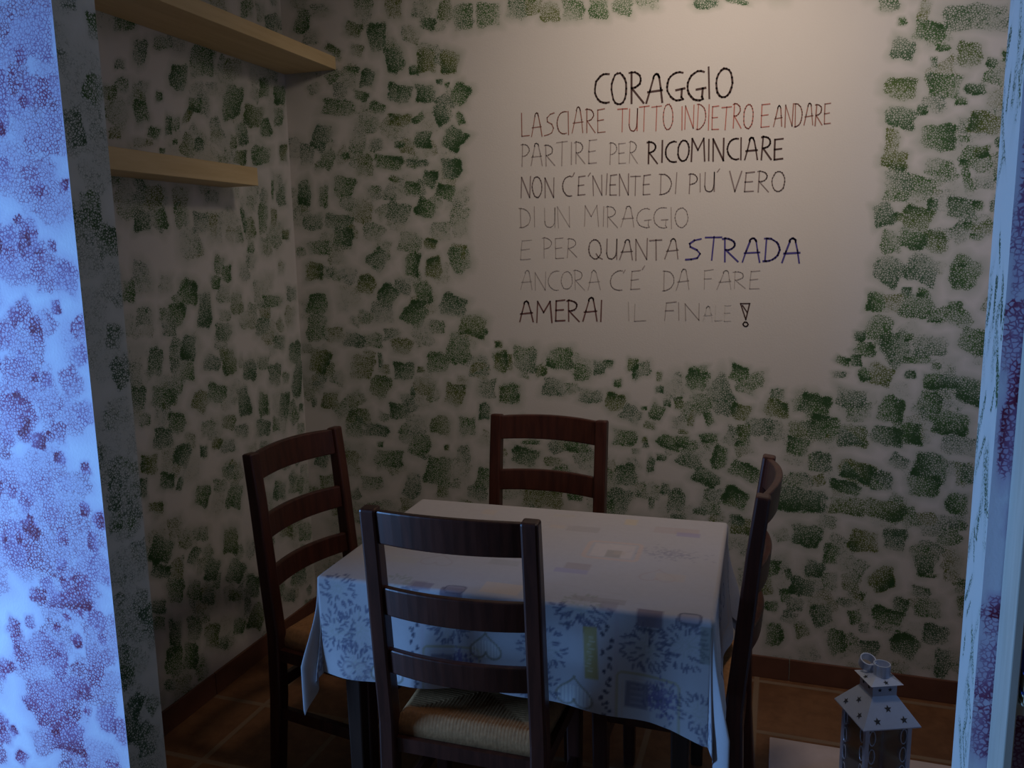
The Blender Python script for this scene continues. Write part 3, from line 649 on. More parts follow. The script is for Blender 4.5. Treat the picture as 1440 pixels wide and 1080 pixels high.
def build_writing(back):
    rng = random.Random(11)
    names = ['CORAGGIO', 'LASCIARE TUTTO INDIETRO E ANDARE', 'PARTIRE PER RICOMINCIARE', "NON C'E' NIENTE DI PIU' VERO", 'DI UN MIRAGGIO',
             'E PER QUANTA STRADA', "ANCORA C'E' DA FARE", 'AMERAI IL FINALE!']
    tones = ['large dark handwritten title', 'red and brown handwriting', 'grey handwriting ending in darker ink', 'dark grey handwriting',
             'pale grey handwriting', 'grey handwriting ending in blue ink', 'faded grey handwriting', 'maroon word followed by fading letters']
    keys = list(M_PEN)
    for li in range(8):
        bm = bmesh.new()
        for (l, text, x0, z0, x1, z1, cap, sw, pen) in WRITING:
            if l != li:
                continue
            mi = keys.index(pen)
            gap = 0.14
            tot = sum(GLYPH[c][0] + gap for c in text) - gap
            k = (x1 - x0) / tot * 0.975
            pos = 0.0
            for c in text:
                wd, strokes = GLYPH[c]
                js, jx, jy = 1 + rng.uniform(-.07, .07), rng.uniform(-.03, .03), rng.uniform(-.04, .04)
                sl = rng.uniform(-0.05, 0.06)
                for st in strokes:
                    pts = []
                    for (a, b) in st:
                        b2 = b * js + jy + rng.uniform(-.012, .012)
                        a2 = pos + a + jx + sl * b + rng.uniform(-.012, .012)
                        t = a2 / tot
                        pts.append(Vector((x0 + a2 * k, YB - 0.0012, z0 + (z1 - z0) * t + b2 * cap)))
                    for p, q in zip(pts, pts[1:]):
                        d = (q - p)
                        if d.length < 1e-6:
                            continue
                        d.normalize()
                        s = Vector((-d.z, 0, d.x)) * sw * 0.37 * rng.uniform(0.85, 1.15)
                        e = d * sw * 0.35
                        f = bm.faces.new([bm.verts.new(v) for v in (p - s - e, q - s + e, q + s + e, p + s - e)])
                        f.material_index = mi
                pos += wd + gap
        o = obj('lettering', bm, [M_PEN[k] for k in keys], back)
        o['label'] = tones[li] + ' on the bare plaster, reading ' + names[li].lower()
    # rubbed smudges under the last word of the second line
    return


# ------------------------------------------------------------------ furniture
def build_shelves():
    bm = bmesh.new()
    box(bm, XL + 0.001, -1.651, YF + TH + 0.002, YB - 0.001, 2.243, 2.290)
    o = obj('wall_shelf', bm, M_SHELF, bevel=0.002)
    tag(o, 'long pale wooden wall shelf, the higher one, running into the back corner', 'shelf', 'pale wooden wall shelves')
    bm = bmesh.new()
    box(bm, XL + 0.001, -1.735, YF + TH + 0.002, 2.475, 1.785, 1.846)
    o = obj('wall_shelf', bm, M_SHELF, bevel=0.002)
    tag(o, 'short pale wooden wall shelf, the lower one, ending before the corner', 'shelf', 'pale wooden wall shelves')


def make_chair():
    H, hw, rake = 0.99, 0.1875, 0.052
    root = empty('ladderback_chair')
    for s in (-1, 1):
        bm = bmesh.new()
        sweep(bm, [(s * hw, -0.028, 0.0), (s * hw, -0.006, 0.25), (s * hw, 0.0, 0.45), (s * hw, -0.016, 0.62), (s * hw, -rake * 0.7, 0.85), (s * hw, -rake, H)],
              (1, 0, 0), 0.040, [0.036, 0.042, 0.044, 0.042, 0.038, 0.034])
        obj('back_post', bm, M_CHAIR, root, bevel=0.006)
    for s in (-1, 1):
        bm = bmesh.new()
        sweep(bm, [(s * 0.190, 0.325, 0.0), (s * 0.190, 0.325, 0.440)], (1, 0, 0), [0.032, 0.042], [0.032, 0.042])
        obj('leg', bm, M_CHAIR, root, bevel=0.005)

    def back_y(z):
        return np.interp(z, [0.45, 0.62, 0.85, H], [0.0, -0.016, -rake * 0.7, -rake])
    for (z0, z1, rise) in ((0.905, 0.985, 0.006), (0.728, 0.798, 0.004), (0.578, 0.640, 0.004)):
        bm = bmesh.new()
        n = 14
        rows = []
        for i in range(n + 1):
            t = -1 + 2 * i / n
            x = t * (hw - 0.012)
            b = -0.030 * (1 - t * t)
            r = rise * (1 - t * t)
            y0, y1 = back_y(z0) + b, back_y(z1) + b
            rows.append([bm.verts.new(p) for p in ((x, y0 - 0.009, z0 + r * .5), (x, y0 + 0.009, z0 + r * .5), (x, y1 + 0.009, z1 + r), (x, y1 - 0.009, z1 + r))])
        for a, b in zip(rows, rows[1:]):
            for k in range(4):
                bm.faces.new((a[k], a[(k + 1) % 4], b[(k + 1) % 4], b[k]))
        bm.faces.new(rows[0][::-1])
        bm.faces.new(rows[-1])
        obj('slat', bm, M_CHAIR, root, bevel=0.004)
    # woven rush seat: four wedges of cord wrapped over the rails
    bm = bmesh.new()
    nx, ny = 120, 110
    vs = []
    for j in range(ny + 1):
        row = []
        for i in range(nx + 1):
            p, q = -1 + 2 * i / nx, -1 + 2 * j / ny
            wx = np.interp(q, [-1, 1], [0.178, 0.196])
            x, y = p * wx, 0.005 + (q + 1) / 2 * 0.328
            e = max(abs(p), abs(q))
            z = 0.462 - 0.030 * max(0.0, (e - 0.86) / 0.14) ** 2.2 - 0.008 * (1 - e) ** 0.6
            rip = math.sin((x if abs(q) > abs(p) else y) * 2 * math.pi / 0.0085)
            z += 0.0011 * rip
            dx = 0.010 * (1 if abs(p) > 0.985 else 0)
            row.append(bm.verts.new((x, y, z)))
        vs.append(row)
    for j in range(ny):
        for i in range(nx):
            bm.faces.new((vs[j][i], vs[j][i + 1], vs[j + 1][i + 1], vs[j + 1][i]))
    rim = [vs[0][i] for i in range(nx)] + [vs[j][nx] for j in range(ny)] + [vs[ny][i] for i in range(nx, 0, -1)] + [vs[j][0] for j in range(ny, 0, -1)]
    low = [bm.verts.new((v.co.x, v.co.y, 0.405)) for v in rim]
    for k in range(len(rim)):
        bm.faces.new((rim[k - 1], rim[k], low[k], low[k - 1]))
    bm.faces.new(low)
    s = obj('seat', bm, M_STRAW, root, smooth=True)
    s['label'] = 'woven straw seat'
    for (a, b) in (((-hw, 0.0, 0.20), (-0.190, 0.325, 0.20)), ((hw, 0.0, 0.20), (0.190, 0.325, 0.20)),
                   ((-0.190, 0.325, 0.30), (0.190, 0.325, 0.30)), ((-hw, -0.004, 0.29), (hw, -0.004, 0.29))):
        bm = bmesh.new()
        sweep(bm, [a, b], (0, 0, 1), 0.036, 0.020)
        obj('stretcher', bm, M_CHAIR, root, bevel=0.003)
    bm = bmesh.new()
    for (a, b) in (((-0.19, 0.002, 0.388), (0.19, 0.002, 0.388)), ((-0.190, 0.326, 0.388), (0.190, 0.326, 0.388)),
                   ((-hw, 0.0, 0.388), (-0.190, 0.325, 0.388)), ((hw, 0.0, 0.388), (0.190, 0.325, 0.388))):
        sweep(bm, [a, b], (0, 0, 1), 0.036, 0.024)
    obj('seat_rail', bm, M_CHAIR, root)
    return root


def place_chairs():
    proto = make_chair()
    rake = 0.052
    specs = ((-0.672, 1.562, 0.6, 'dark wooden ladderback chair with its back to the viewer in front of the table'),
             (-1.405, 2.105, -98.2, 'dark reddish ladderback chair at the table end beside the shelf wall'),
             (-0.739, 2.607, 176.8, 'dark reddish ladderback chair behind the table against the wall with the writing'),
             (-0.021, 2.062, 89.0, 'dark ladderback chair seen edge-on at the table end near the tin lantern'))
    for i, (tx, ty, deg, lab) in enumerate(specs):
        o = proto if i == 0 else copy_tree(proto)
        a = math.radians(deg)
        o.rotation_euler = (0, 0, a)
        o.location = (tx + (-math.sin(a)) * rake, ty + math.cos(a) * rake, 0)
        tag(o, lab, 'chair', 'ladderback chairs round the table')


TX0, TX1, TY0, TY1, TZ = -1.074, -0.138, 1.706, 2.338, 0.750
TURN = math.radians(1.2)      # the table stands slightly askew


def build_table():
    t = empty('dining_table', ((TX0 + TX1) / 2, (TY0 + TY1) / 2, 0), TURN)
    tag(t, 'dark wooden dining table hidden under the printed cloth', 'table')
    cx, cy = t.location.x, t.location.y
    hx, hy = (TX1 - TX0) / 2, (TY1 - TY0) / 2
    bm = bmesh.new()
    box(bm, -hx, hx, -hy, hy, TZ - 0.025, TZ)
    obj('tabletop', bm, M_TABLEWOOD, t, bevel=0.004)
    for sx in (-1, 1):
        for sy in (-1, 1):
            bm = bmesh.new()
            x, y = sx * (hx - 0.055), sy * (hy - 0.030)
            sweep(bm, [(x, y, 0), (x, y, TZ - 0.0255)], (1, 0, 0), [0.034, 0.046], [0.034, 0.046])
            obj('leg', bm, M_TABLEWOOD, t, bevel=0.004)
    bm = bmesh.new()
    for s in (-1, 1):
        box(bm, -hx + 0.08, hx - 0.08, s * (hy - 0.03) - 0.009, s * (hy - 0.03) + 0.009, TZ - 0.115, TZ - 0.0255)
        box(bm, s * (hx - 0.055) - 0.009, s * (hx - 0.055) + 0.009, -hy + 0.055, hy - 0.055, TZ - 0.115, TZ - 0.0255)
    obj('apron', bm, M_TABLEWOOD, t)


def build_cloth():
    """square cloth laid flat in its own (a, b) coordinates, the part past the table's edge hangs"""
    ex0, ex1, ey0, ey1 = TX0 - 0.008, TX1 + 0.008, TY0 - 0.008, TY1 + 0.008
    OH = 0.262
    step = 0.0036
    a = np.arange(ex0 - OH, ex1 + OH + step / 2, step)
    b = np.arange(ey0 - 0.262, ey1 + OH + step / 2, step)
    A, Bc = np.meshgrid(a, b)
    dx = np.maximum(A - ex1, 0) - np.maximum(ex0 - A, 0)
    dy = np.maximum(Bc - ey1, 0) - np.maximum(ey0 - Bc, 0)
    adx, ady = np.abs(dx), np.abs(dy)
    r = np.hypot(adx, ady)
    th = np.arctan2(ady, adx + 1e-9)
    cornerness = np.clip(np.minimum(adx, ady) / 0.16, 0, 1)
    cornerness = cornerness * cornerness * (3 - 2 * cornerness)
    X = np.clip(A, ex0, ex1)
    Y = np.clip(Bc, ey0, ey1)
    R0 = 0.010
    ang = np.minimum(r / R0, math.pi / 2)
    out = R0 * np.sin(ang)
    down = R0 * (1 - np.cos(ang)) + np.maximum(r - R0 * math.pi / 2, 0)
    t = np.clip((r - 0.02) / 0.22, 0, 1)
    # gentle flare and folds of the hanging sides, deeper ones at the corners
    fold = 0.010 * np.sin(A * 13.0 + 0.6) + 0.007 * np.sin(A * 29 + Bc * 4)
    foldx = 0.010 * np.sin(Bc * 15.0 + 1.0) + 0.006 * np.sin(Bc * 33)
    sx, sy = np.sign(dx), np.sign(dy)
    ux = np.where(r > 0, adx / np.maximum(r, 1e-6), 0) * sx
    uy = np.where(r > 0, ady / np.maximum(r, 1e-6), 0) * sy
    flare = 0.012 + np.where(ady >= adx, fold, foldx) * (1 - cornerness) + cornerness * (0.022 + 0.020 * np.sin(th * 10.0 + 0.5))
    spread = out + t * np.maximum(flare, 0.001)
    X = X + ux * spread
    Y = Y + uy * spread
    Z = (TZ + 0.004) - down
    # the hem is not straight: it lifts a little in the middle of the front
    mid = np.exp(-((A + 0.52) / 0.30) ** 2)
    Z = Z + np.where((ady > 0) & (sy < 0), 0.020 * mid * np.clip(ady / 0.26, 0, 1), 0)
    fall = np.clip((A - (ex1 - 0.27)) / 0.26, 0, 1)
    Z = Z - np.where((ady > 0) & (sy < 0), 0.040 * fall * fall * np.clip(ady / 0.26, 0, 1), 0)
    Z = Z + np.where(r == 0, 0.0007 * np.sin(A * 21) * np.sin(Bc * 17), 0)

    mx, my = (TX0 + TX1) / 2, (TY0 + TY1) / 2
    X, Y = mx + (X - mx) * math.cos(TURN) - (Y - my) * math.sin(TURN), my + (X - mx) * math.sin(TURN) + (Y - my) * math.cos(TURN)

    P = np.empty(A.shape + (3,))
    P[...] = (0.53, 0.50, 0.505)
    rng = np.random.default_rng(5)

    def blend(mask, col, k=1.0):
        m = np.clip(mask, 0, 1)[..., None] * k
        P[...] = P * (1 - m) + np.array(col) * m

    def rect(x0, x1, y0, y1, col, k=0.8, rot=0.0, soft=0.004):
        cx, cy = (x0 + x1) / 2, (y0 + y1) / 2
        u = (A - cx) * math.cos(rot) + (Bc - cy) * math.sin(rot)
        v = -(A - cx) * math.sin(rot) + (Bc - cy) * math.cos(rot)
        d = np.maximum(np.abs(u) - (x1 - x0) / 2, np.abs(v) - (y1 - y0) / 2)
        blend((-d + soft / 2) / soft, col, k)
        return d

    def frame(x0, x1, y0, y1, col, w=0.006, k=0.8, rnd=0.012):
        cx, cy = (x0 + x1) / 2, (y0 + y1) / 2
        qx, qy = np.abs(A - cx) - (x1 - x0) / 2 + rnd, np.abs(Bc - cy) - (y1 - y0) / 2 + rnd
        d = np.hypot(np.maximum(qx, 0), np.maximum(qy, 0)) + np.minimum(np.maximum(qx, qy), 0) - rnd
        blend((w / 2 - np.abs(d)) / 0.002 + 0.5, col, k)

    def line(p, q, w, col, k=0.9):
        (x0, y0), (x1, y1) = p, q
        ll = max((x1 - x0) ** 2 + (y1 - y0) ** 2, 1e-9)
        tt = np.clip(((A - x0) * (x1 - x0) + (Bc - y0) * (y1 - y0)) / ll, 0, 1)
        d = np.hypot(A - x0 - tt * (x1 - x0), Bc - y0 - tt * (y1 - y0))
        blend((w / 2 - d) / 0.0022 + 0.5, col, k)

    def burst(cx, cy, R, col, n=26, rot=0.0, spread=6.28, stem=(0.35, 0.38, 0.25)):
        for i in range(int(n * 1.9)):
            an = rot + (i + rng.uniform(-.4, .4)) / (n * 1.9) * spread
            r1 = R * (0.38 + 0.62 * math.sqrt(rng.random()))
            c, s = math.cos(an), math.sin(an)
            if i % 3 == 0:
                line((cx + c * R * 0.10, cy + s * R * 0.10), (cx + c * r1 * 0.8, cy + s * r1 * 0.8), 0.0016, stem, 0.4)
            lean = an + rng.uniform(-.5, .5)
            line((cx + c * r1 - math.cos(lean) * R * .17, cy + s * r1 - math.sin(lean) * R * .17), (cx + c * r1, cy + s * r1), 0.0048, col, 0.75)

    def heart(cx, cy, s, col, flip=1, striped=False, w=0.005):
        n = 40
        pts = []
        for i in range(n + 1):
            t_ = 2 * math.pi * i / n
            pts.append((cx + s * 0.0625 * 16 * math.sin(t_) ** 3 * 0.55,
                        cy + flip * s * 0.055 * (13 * math.cos(t_) - 5 * math.cos(2 * t_) - 2 * math.cos(3 * t_) - math.cos(4 * t_)) * 0.6))
        if striped:
            for k in range(-4, 5):
                x = cx + k * s * 0.115
                hgt = s * 0.55 * math.sqrt(max(0.0, 1 - (k / 5.2) ** 2))
                line((x, cy - hgt * 0.62), (x, cy + hgt * 0.42), 0.0042, (0.74, 0.73, 0.66), 0.85)
        for p, q in zip(pts, pts[1:]):
            line(p, q, w, col, 0.75)

    def dots(x, y0, y1, n, col):
        for i in range(n):
            yy = y0 + (y1 - y0) * i / (n - 1)
            xx = x + rng.uniform(-0.010, 0.010)
            for k in range(3):
                px, py = xx + rng.uniform(-0.005, 0.005), yy + rng.uniform(-0.005, 0.005)
                line((px, py), (px + rng.uniform(-.004, .004), py + 0.003), 0.006, col, 0.8)

    def F(z):                      # height on the front drop -> cloth coordinate
        return ey0 - (TZ + 0.004 - z)

    LAV, INK, VIO, TAN, OLV, GRY = (0.085, 0.090, 0.17), (0.05, 0.055, 0.10), (0.17, 0.14, 0.30), (0.60, 0.46, 0.36), (0.42, 0.34, 0.10), (0.36, 0.33, 0.36)

    # --- the front drop
    def front_unit(ox, full=True):
        burst(-0.265 + ox, F(0.665), 0.062, LAV, 30)
        line((-0.258 + ox, F(0.70)), (-0.262 + ox, F(0.67)), 0.003, INK)
        rect(-0.289 + ox, -0.232 + ox, F(0.717), F(0.745) + 0.020, (0.20, 0.15, 0.19), 0.85)
        rect(-0.284 + ox, -0.237 + ox, F(0.707), F(0.714), INK, 0.6)
        burst(-0.415 + ox, F(0.752), 0.075, LAV, 26, math.pi, math.pi)
        burst(-0.415 + ox, F(0.752), 0.06, (0.36, 0.37, 0.30), 14, 0, math.pi)
        rect(-0.375 + ox, -0.335 + ox, F(0.742), F(0.754) + 0.03, (0.33, 0.27, 0.29), 0.6)
        if full:
            rect(-0.406 + ox, -0.374 + ox, F(0.574), F(0.70), OLV, 0.9, rot=0.06)
        for i in range(15 if full else 0):
            x, z = -0.391 + ox + rng.uniform(-0.004, 0.004), 0.592 + i * 0.0060
            line((x - 0.006, F(z)), (x + rng.uniform(0.0, 0.007), F(z) + 0.001), 0.0026, (0.62, 0.58, 0.40), 0.75)
        dots(-0.352 + ox, F(0.70), F(0.49), 15, INK)
        rect(-0.338 + ox, -0.328 + ox, F(0.49), F(0.75), (0.52, 0.42, 0.46), 0.4)
        frame(-0.330 + ox, -0.193 + ox, F(0.470), F(0.602), (0.42, 0.36, 0.20), 0.006, 0.75)
        frame(-0.318 + ox, -0.205 + ox, F(0.482), F(0.590), (0.54, 0.46, 0.42), 0.003, 0.6)
        for _ in range(190):
            x, z = rng.normal(-0.236 + ox, 0.019), rng.normal(0.552, 0.021)
            line((x, F(z)), (x + rng.uniform(-.003, .003), F(z) + rng.uniform(0.002, .007)), 0.004, VIO if rng.random() > .3 else LAV, 0.75)
        rect(-0.312 + ox, -0.262 + ox, F(0.520), F(0.582), (0.16, 0.15, 0.21), 0.8, rot=-0.04)
        for k in range(4):
            rect(-0.300 + ox, -0.274 + ox, F(0.530 + k * 0.013), F(0.535 + k * 0.013), (0.42, 0.40, 0.44), 0.5)
        heart(-0.428 + ox, F(0.527), 0.080, (0.27, 0.24, 0.17), -1, True)
        if not full:
            heart(-0.645, F(0.608), 0.072, (0.27, 0.24, 0.17), -1, True)
        burst(-0.505 + ox, F(0.625), 0.065, LAV, 26)
        burst(-0.512 + ox, F(0.532), 0.055, LAV, 22)
        for k in range(2):
            rect(-0.466 + ox + k * 0.015, -0.456 + ox + k * 0.015, F(0.695), F(0.700), INK, 0.7)
    front_unit(0.0)
    front_unit(-0.470, False)
    burst(-0.182, F(0.690), 0.058, LAV, 24)
    rect(-0.195, -0.150, F(0.735), F(0.75) + 0.015, (0.36, 0.33, 0.38), 0.8)
    frame(-0.197, -0.150, F(0.735), F(0.75) + 0.017, INK, 0.005, 0.7)
    burst(-1.030, F(0.722), 0.055, LAV, 24)
    burst(-1.040, F(0.610), 0.060, LAV, 26)
    heart(-0.985, F(0.515), 0.062, (0.35, 0.32, 0.34))
    for x in (-0.15, -0.12, -0.08, -1.12, -1.17):
        burst(x, F(0.45 + rng.uniform(0, 0.12)), 0.05, LAV, 18)
    rect(-0.150, -0.118, F(0.66), F(0.735), (0.20, 0.21, 0.15), 0.6)
    # --- the top
    heart(-0.270, 1.901, 0.078, (0.50, 0.42, 0.42), -1, w=0.004)
    heart(-0.834, 1.863, 0.078, (0.48, 0.42, 0.42), -1, w=0.004)
    rect(-0.525, -0.440, 1.868, 1.895, (0.40, 0.36, 0.50), 0.7)
    rect(-0.505, -0.440, 1.895, 1.935, (0.42, 0.35, 0.34), 0.7)
    for _ in range(150):
        x, y = rng.normal(-0.257, 0.036), rng.normal(2.055, 0.020)
        line((x, y), (x + rng.uniform(-.008, .008), y + rng.uniform(0.002, .006)), 0.004, (0.33, 0.31, 0.37), 0.6)
    frame(-0.475, -0.335, 1.985, 2.105, (0.66, 0.50, 0.42), 0.012, 0.7)
    rect(-0.46, -0.35, 1.998, 2.092, (0.74, 0.62, 0.55), 0.5)
    rect(-0.420, -0.380, 1.998, 2.048, (0.40, 0.36, 0.32), 0.8)
    rect(-0.565, -0.470, 2.170, 2.215, (0.44, 0.40, 0.40), 0.7)
    rect(-0.32, -0.195, 2.215, 2.265, (0.48, 0.38, 0.36), 0.6)
    rect(-0.255, -0.190, 2.200, 2.232, (0.38, 0.34, 0.50), 0.7)
    rect(-0.412, -0.376, 2.262, 2.312, (0.64, 0.52, 0.34), 0.6)
    rect(-0.665, -0.570, 1.705, 1.765, (0.72, 0.56, 0.42), 0.7)
    rect(-0.750, -0.700, 1.688, 1.722, (0.30, 0.26, 0.30), 0.8)
    frame(-0.750, -0.700, 1.688, 1.722, INK, 0.004, 0.6)
    rect(-0.835, -0.785, 1.688, 1.722, (0.30, 0.25, 0.30), 0.8)
    rect(-0.700, -0.620, 1.875, 1.912, (0.42, 0.40, 0.38), 0.6)
    rect(-0.445, -0.320, 1.715, 1.742, (0.40, 0.35, 0.33), 0.65)
    for _ in range(16):
        x, y = rng.uniform(ex0 + 0.05, ex1 - 0.1), rng.uniform(ey0 + 0.06, ey1 - 0.04)
        w_, h_ = rng.uniform(0.03, 0.09), rng.uniform(0.02, 0.05)
        rect(x, x + w_, y, y + h_, [(0.62, 0.50, 0.40), (0.52, 0.47, 0.48), (0.56, 0.52, 0.44)][rng.integers(3)], 0.4)
    for _ in range(22):
        x, y = rng.uniform(ex0, ex1), rng.uniform(ey0, ey1)
        line((x, y), (x + rng.uniform(0.03, 0.12), y + rng.uniform(-.004, .004)), 0.003, (0.50, 0.44, 0.44), 0.4)
    # --- the end drops and the far side, seldom seen
    for k in range(5):
        for xx in (ex0 - 0.13, ex1 + 0.13):
            yy = ey0 + 0.06 + k * 0.14
            (burst if k % 2 else (lambda x, y, s, c, n=0: heart(x, y, s, c)))(xx + rng.uniform(-.05, .05), yy, 0.055, LAV)
        burst(ex0 + 0.1 + k * 0.19, ey1 + 0.12, 0.055, LAV, 20)
    rect(ex1 + 0.02, ex1 + 0.05, ey0 + 0.05, ey0 + 0.16, (0.33, 0.31, 0.38), 0.7)
    frame(ex1 + 0.02, ex1 + 0.20, ey0 + 0.26, ey0 + 0.40, TAN, 0.006)

    w = WallMesh()
    C = np.ones(A.shape + (4,))
    C[..., :3] = P
    w.v.append(np.stack([X, Y, Z], -1).reshape(-1, 3))
    w.c.append(C.reshape(-1, 4))
    nv, nu = A.shape
    idx = np.arange(nu * nv).reshape(nv, nu)
    q = np.stack([idx[:-1, :-1], idx[:-1, 1:], idx[1:, 1:], idx[1:, :-1]], -1).reshape(-1, 4)
    w.f.append(q)
    w.m.append(np.zeros(len(q)))
    o = w.build('tablecloth', [M_CLOTH], attr='print', smooth=True)
    tag(o, 'whitish tablecloth printed with lavender bunches, hearts and framed jars, hanging over the table', 'tablecloth')


# ------------------------------------------------------------------ lantern, floor patch, bookcase
def star_points(c, ux, uy, r):
    pts = []
    for k in range(10):
        rr = r if k % 2 == 0 else r * 0.42
        a = math.pi / 2 + k * math.pi / 5
        pts.append(c + ux * rr * math.cos(a) + uy * rr * math.sin(a))
    return pts


def put_star(bm, c, ux, uy, nrm, r):
    c = Vector(c) + nrm * 0.0008
    p = [bm.verts.new(q) for q in star_points(c, ux, uy, r)]
    m = bm.verts.new(c)
    for k in range(10):
        f = bm.faces.new((p[k], p[(k + 1) % 10], m))
        f.material_index = 1


def build_lantern():
    root = empty('tin_lantern', (0.279, 2.214, 0.0075), math.radians(23.4))
    tag(root, 'silver tin candle lantern with star-pierced pagoda roof standing on the pale floor patch', 'lantern')
    b = 0.058                                    # half width of the body
    bm = bmesh.new()
    box(bm, -0.068, 0.068, -0.068, 0.068, 0.006, 0.022)
    for sx in (-1, 1):
        for sy in (-1, 1):
            box(bm, sx * 0.058 - 0.007, sx * 0.058 + 0.007, sy * 0.058 - 0.007, sy * 0.058 + 0.007, 0.0, 0.006)
    obj('base', bm, M_TIN, root, bevel=0.0015)
    for sx in (-1, 1):
        for sy in (-1, 1):
            bm = bmesh.new()
            box(bm, sx * b - 0.0055, sx * b + 0.0055, sy * b - 0.0055, sy * b + 0.0055, 0.022, 0.305)
            obj('corner_post', bm, M_TIN, root, bevel=0.001)
    for k in range(4):
        c, s = round(math.cos(k * math.pi / 2)), round(math.sin(k * math.pi / 2))
        rot = Matrix.Rotation(k * math.pi / 2, 4, 'Z')
        bm = bmesh.new()
        box(bm, -b + 0.006, b - 0.006, -b - 0.0012, -b + 0.0012, 0.030, 0.296)
        bmesh.ops.transform(bm, matrix=rot, verts=bm.verts)
        p = obj('pane', bm, M_GLASS, root)
        p['label'] = 'clear glass pane'
        bm = bmesh.new()
        box(bm, -b + 0.0055, b - 0.0055, -b - 0.003, -b + 0.003, 0.022, 0.030)
        box(bm, -b + 0.0055, b - 0.0055, -b - 0.003, -b + 0.003, 0.296, 0.305)
        # heart and scroll wires in front of the glass along both uprights
        for sx in (-1, 1):
            for i in range(5):
                zc = 0.058 + i * 0.052
                pts = [(sx * (b - 0.015) + 0.0085 * math.cos(t), -b - 0.0035, zc + 0.021 * math.sin(t)) for t in np.linspace(0, 2 * math.pi, 14)[:-1]]
                tube(bm, pts, 0.0013, 5, True)
        bmesh.ops.transform(bm, matrix=rot, verts=bm.verts)
        obj('frame', bm, M_TIN, root)
    # roof: flared pyramid, pierced with stars, carrying the square neck
    R, zr, n0, zn = 0.0785, 0.302, 0.033, 0.368
    bm = bmesh.new()
    lo = [bm.verts.new((x * R, y * R, zr)) for x, y in ((-1, -1), (1, -1), (1, 1), (-1, 1))]
    lo2 = [bm.verts.new((x * R, y * R, zr - 0.003)) for x, y in ((-1, -1), (1, -1), (1, 1), (-1, 1))]
    up = [bm.verts.new((x * n0, y * n0, zn)) for x, y in ((-1, -1), (1, -1), (1, 1), (-1, 1))]
    for k in range(4):
        bm.faces.new((lo[k], lo[(k + 1) % 4], up[(k + 1) % 4], up[k]))
        bm.faces.new((lo2[k], lo2[(k + 1) % 4], lo[(k + 1) % 4], lo[k]))
    bm.faces.new(lo2[::-1])
    bm.faces.new(up)
    for k in range(4):
        rot = Matrix.Rotation(k * math.pi / 2, 3, 'Z')
        up_dir = Vector((0, R - n0, zn - zr)).normalized()
        nrm = rot @ Vector((0, -up_dir.z, up_dir.y))
        ux, uy = rot @ Vector((1, 0, 0)), rot @ up_dir
        for (x, f) in ((-0.036, 0.24), (0.036, 0.24), (0.0, 0.60)):
            c = rot @ Vector((x, -(R + (n0 - R) * f), zr + (zn - zr) * f))
            put_star(bm, c, ux, uy, nrm, 0.0104)
    obj('roof', bm, [M_TIN, M_TINDARK], root)
    bm = bmesh.new()
    box(bm, -n0, n0, -n0, n0, zn, 0.402)
    for k in range(4):
        rot = Matrix.Rotation(k * math.pi / 2, 3, 'Z')
        nrm = rot @ Vector((0, -1, 0))
        for x in (-0.014, 0.014):
            put_star(bm, rot @ Vector((x, -n0, 0.385)), rot @ Vector((1, 0, 0)), Vector((0, 0, 1)), nrm, 0.0068)
    obj('neck', bm, [M_TIN, M_TINDARK], root)
    bm = bmesh.new()
    q = 0.0445
    base = [bm.verts.new((x * q, y * q, 0.402)) for x, y in ((-1, -1), (1, -1), (1, 1), (-1, 1))]
    top = [bm.verts.new((x * 0.022, y * 0.022, 0.414)) for x, y in ((-1, -1), (1, -1), (1, 1), (-1, 1))]
    for k in range(4):
        bm.faces.new((base[k], base[(k + 1) % 4], top[(k + 1) % 4], top[k]))
    bm.faces.new(base[::-1])
    bm.faces.new(top)
    for k in range(4):
        rot = Matrix.Rotation(k * math.pi / 2, 3, 'Z')
        u = Vector((0, q - 0.022, 0.012)).normalized()
        put_star(bm, rot @ Vector((0, -(q * 0.62 + 0.022 * 0.38), 0.4066)), rot @ Vector((1, 0, 0)), rot @ u, rot @ Vector((0, -u.z, u.y)), 0.0075)
    obj('top_plate', bm, [M_TIN, M_TINDARK], root)

    def ring(c, r, h, tilt):
        bm = bmesh.new()
        n = 28
        rr = []
        for (rad, z) in ((r, 0), (r, h), (r - 0.003, h), (r - 0.003, 0)):
            rr.append([bm.verts.new((rad * math.cos(i * 2 * math.pi / n), rad * math.sin(i * 2 * math.pi / n), z)) for i in range(n)])
        for k in range(4):
            a, b2 = rr[k], rr[(k + 1) % 4]
            for i in range(n):
                bm.faces.new((a[i], a[(i + 1) % n], b2[(i + 1) % n], b2[i]))
        bmesh.ops.transform(bm, matrix=Matrix.Translation(c) @ tilt.to_4x4(), verts=bm.verts)
        return bm
    o = obj('chimney_ring', ring(Vector((0.004, -0.006, 0.413)), 0.0215, 0.032, Matrix.Identity(3)), M_TIN, root, smooth=False)
    o = obj('hanging_ring', ring(Vector((-0.020, 0.030, 0.424)), 0.0205, 0.024, Matrix.Rotation(math.radians(24), 3, 'X')), M_TIN, root)
    bm = bmesh.new()
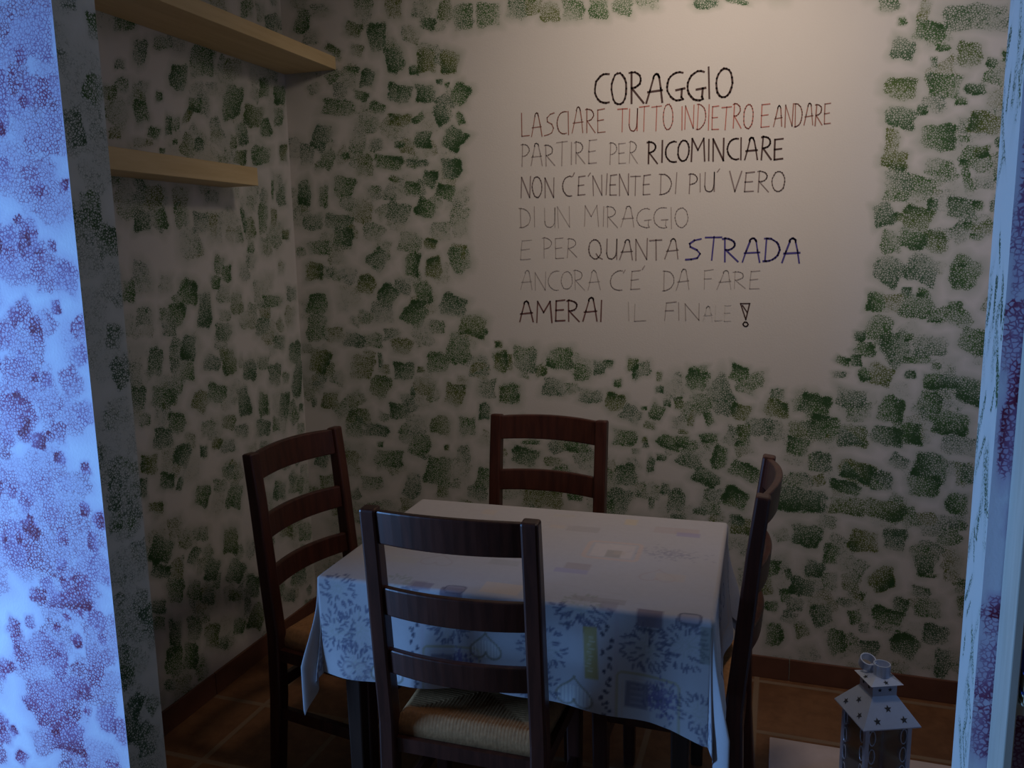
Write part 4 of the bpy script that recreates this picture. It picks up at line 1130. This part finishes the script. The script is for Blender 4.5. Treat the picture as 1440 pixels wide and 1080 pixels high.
    tube(bm, [(-0.006, 0.006, 0.414), (-0.011, 0.012, 0.426), (-0.013, 0.017, 0.434)], 0.004, 8)
    obj('hinge', bm, M_TIN, root)


def build_patch():
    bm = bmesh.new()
    box(bm, 0.010, 0.700, 2.02, 2.508, 0.0008, 0.0070)  # thin flat pale pink slab on the tiles beneath the lantern
    o = obj('floor_patch', bm, M_PATCH, bevel=0.003)
    tag(o, 'pale pink patch lying flat on the brown tiles under the lantern', 'mat')


def build_bookcase():
    root = empty('bookshelf', (0.358, YF - 0.002, 0))
    tag(root, 'pale limed open bookshelf against the mauve sponged wall', 'bookshelf')
    for x0, nm in ((0.0, 'side_panel'), (0.70, 'side_panel')):
        bm = bmesh.new()
        box(bm, x0, x0 + 0.014, -0.088, 0.0, 0.0, 1.95)
        obj(nm, bm, M_BOARD, root, bevel=0.002)
    for z in (0.30, 0.815, 1.36, 1.92):
        bm = bmesh.new()
        box(bm, 0.0143, 0.6997, -0.084, -0.001, z, z + 0.020)
        obj('shelf_board', bm, M_BOARD, root, bevel=0.001)

    def book(name, loc, rz, w, d, t, cover, label):
        r = empty(name, loc, rz)
        tag(r, label, 'book')
        bm = bmesh.new()
        box(bm, 0, w, 0, d, 0, 0.003)
        box(bm, 0, w, 0, d, t - 0.003, t)
        box(bm, w - 0.003, w, 0, d, 0.003, t - 0.003)
        obj('cover', bm, cover, r)
        bm = bmesh.new()
        box(bm, 0.003, w - 0.0032, 0.004, d - 0.004, 0.0032, t - 0.0032)
        obj('pages', bm, M_CREAM, r)
    y = YF - 0.002
    book('book', (0.377, y - 0.092, 0.8355), math.radians(1.0), 0.20, 0.086, 0.018, M_CREAM, 'thin cream book lying on the shelf board under the blue book')
    book('book', (0.3755, y - 0.090, 0.8540), 0.0, 0.19, 0.084, 0.036, M_BLUE, 'blue book lying on top of the cream book in the bookshelf')


back_wall = build_shell()
build_writing(back_wall)
build_shelves()
place_chairs()
build_table()
build_cloth()
build_patch()
build_lantern()
build_bookcase()
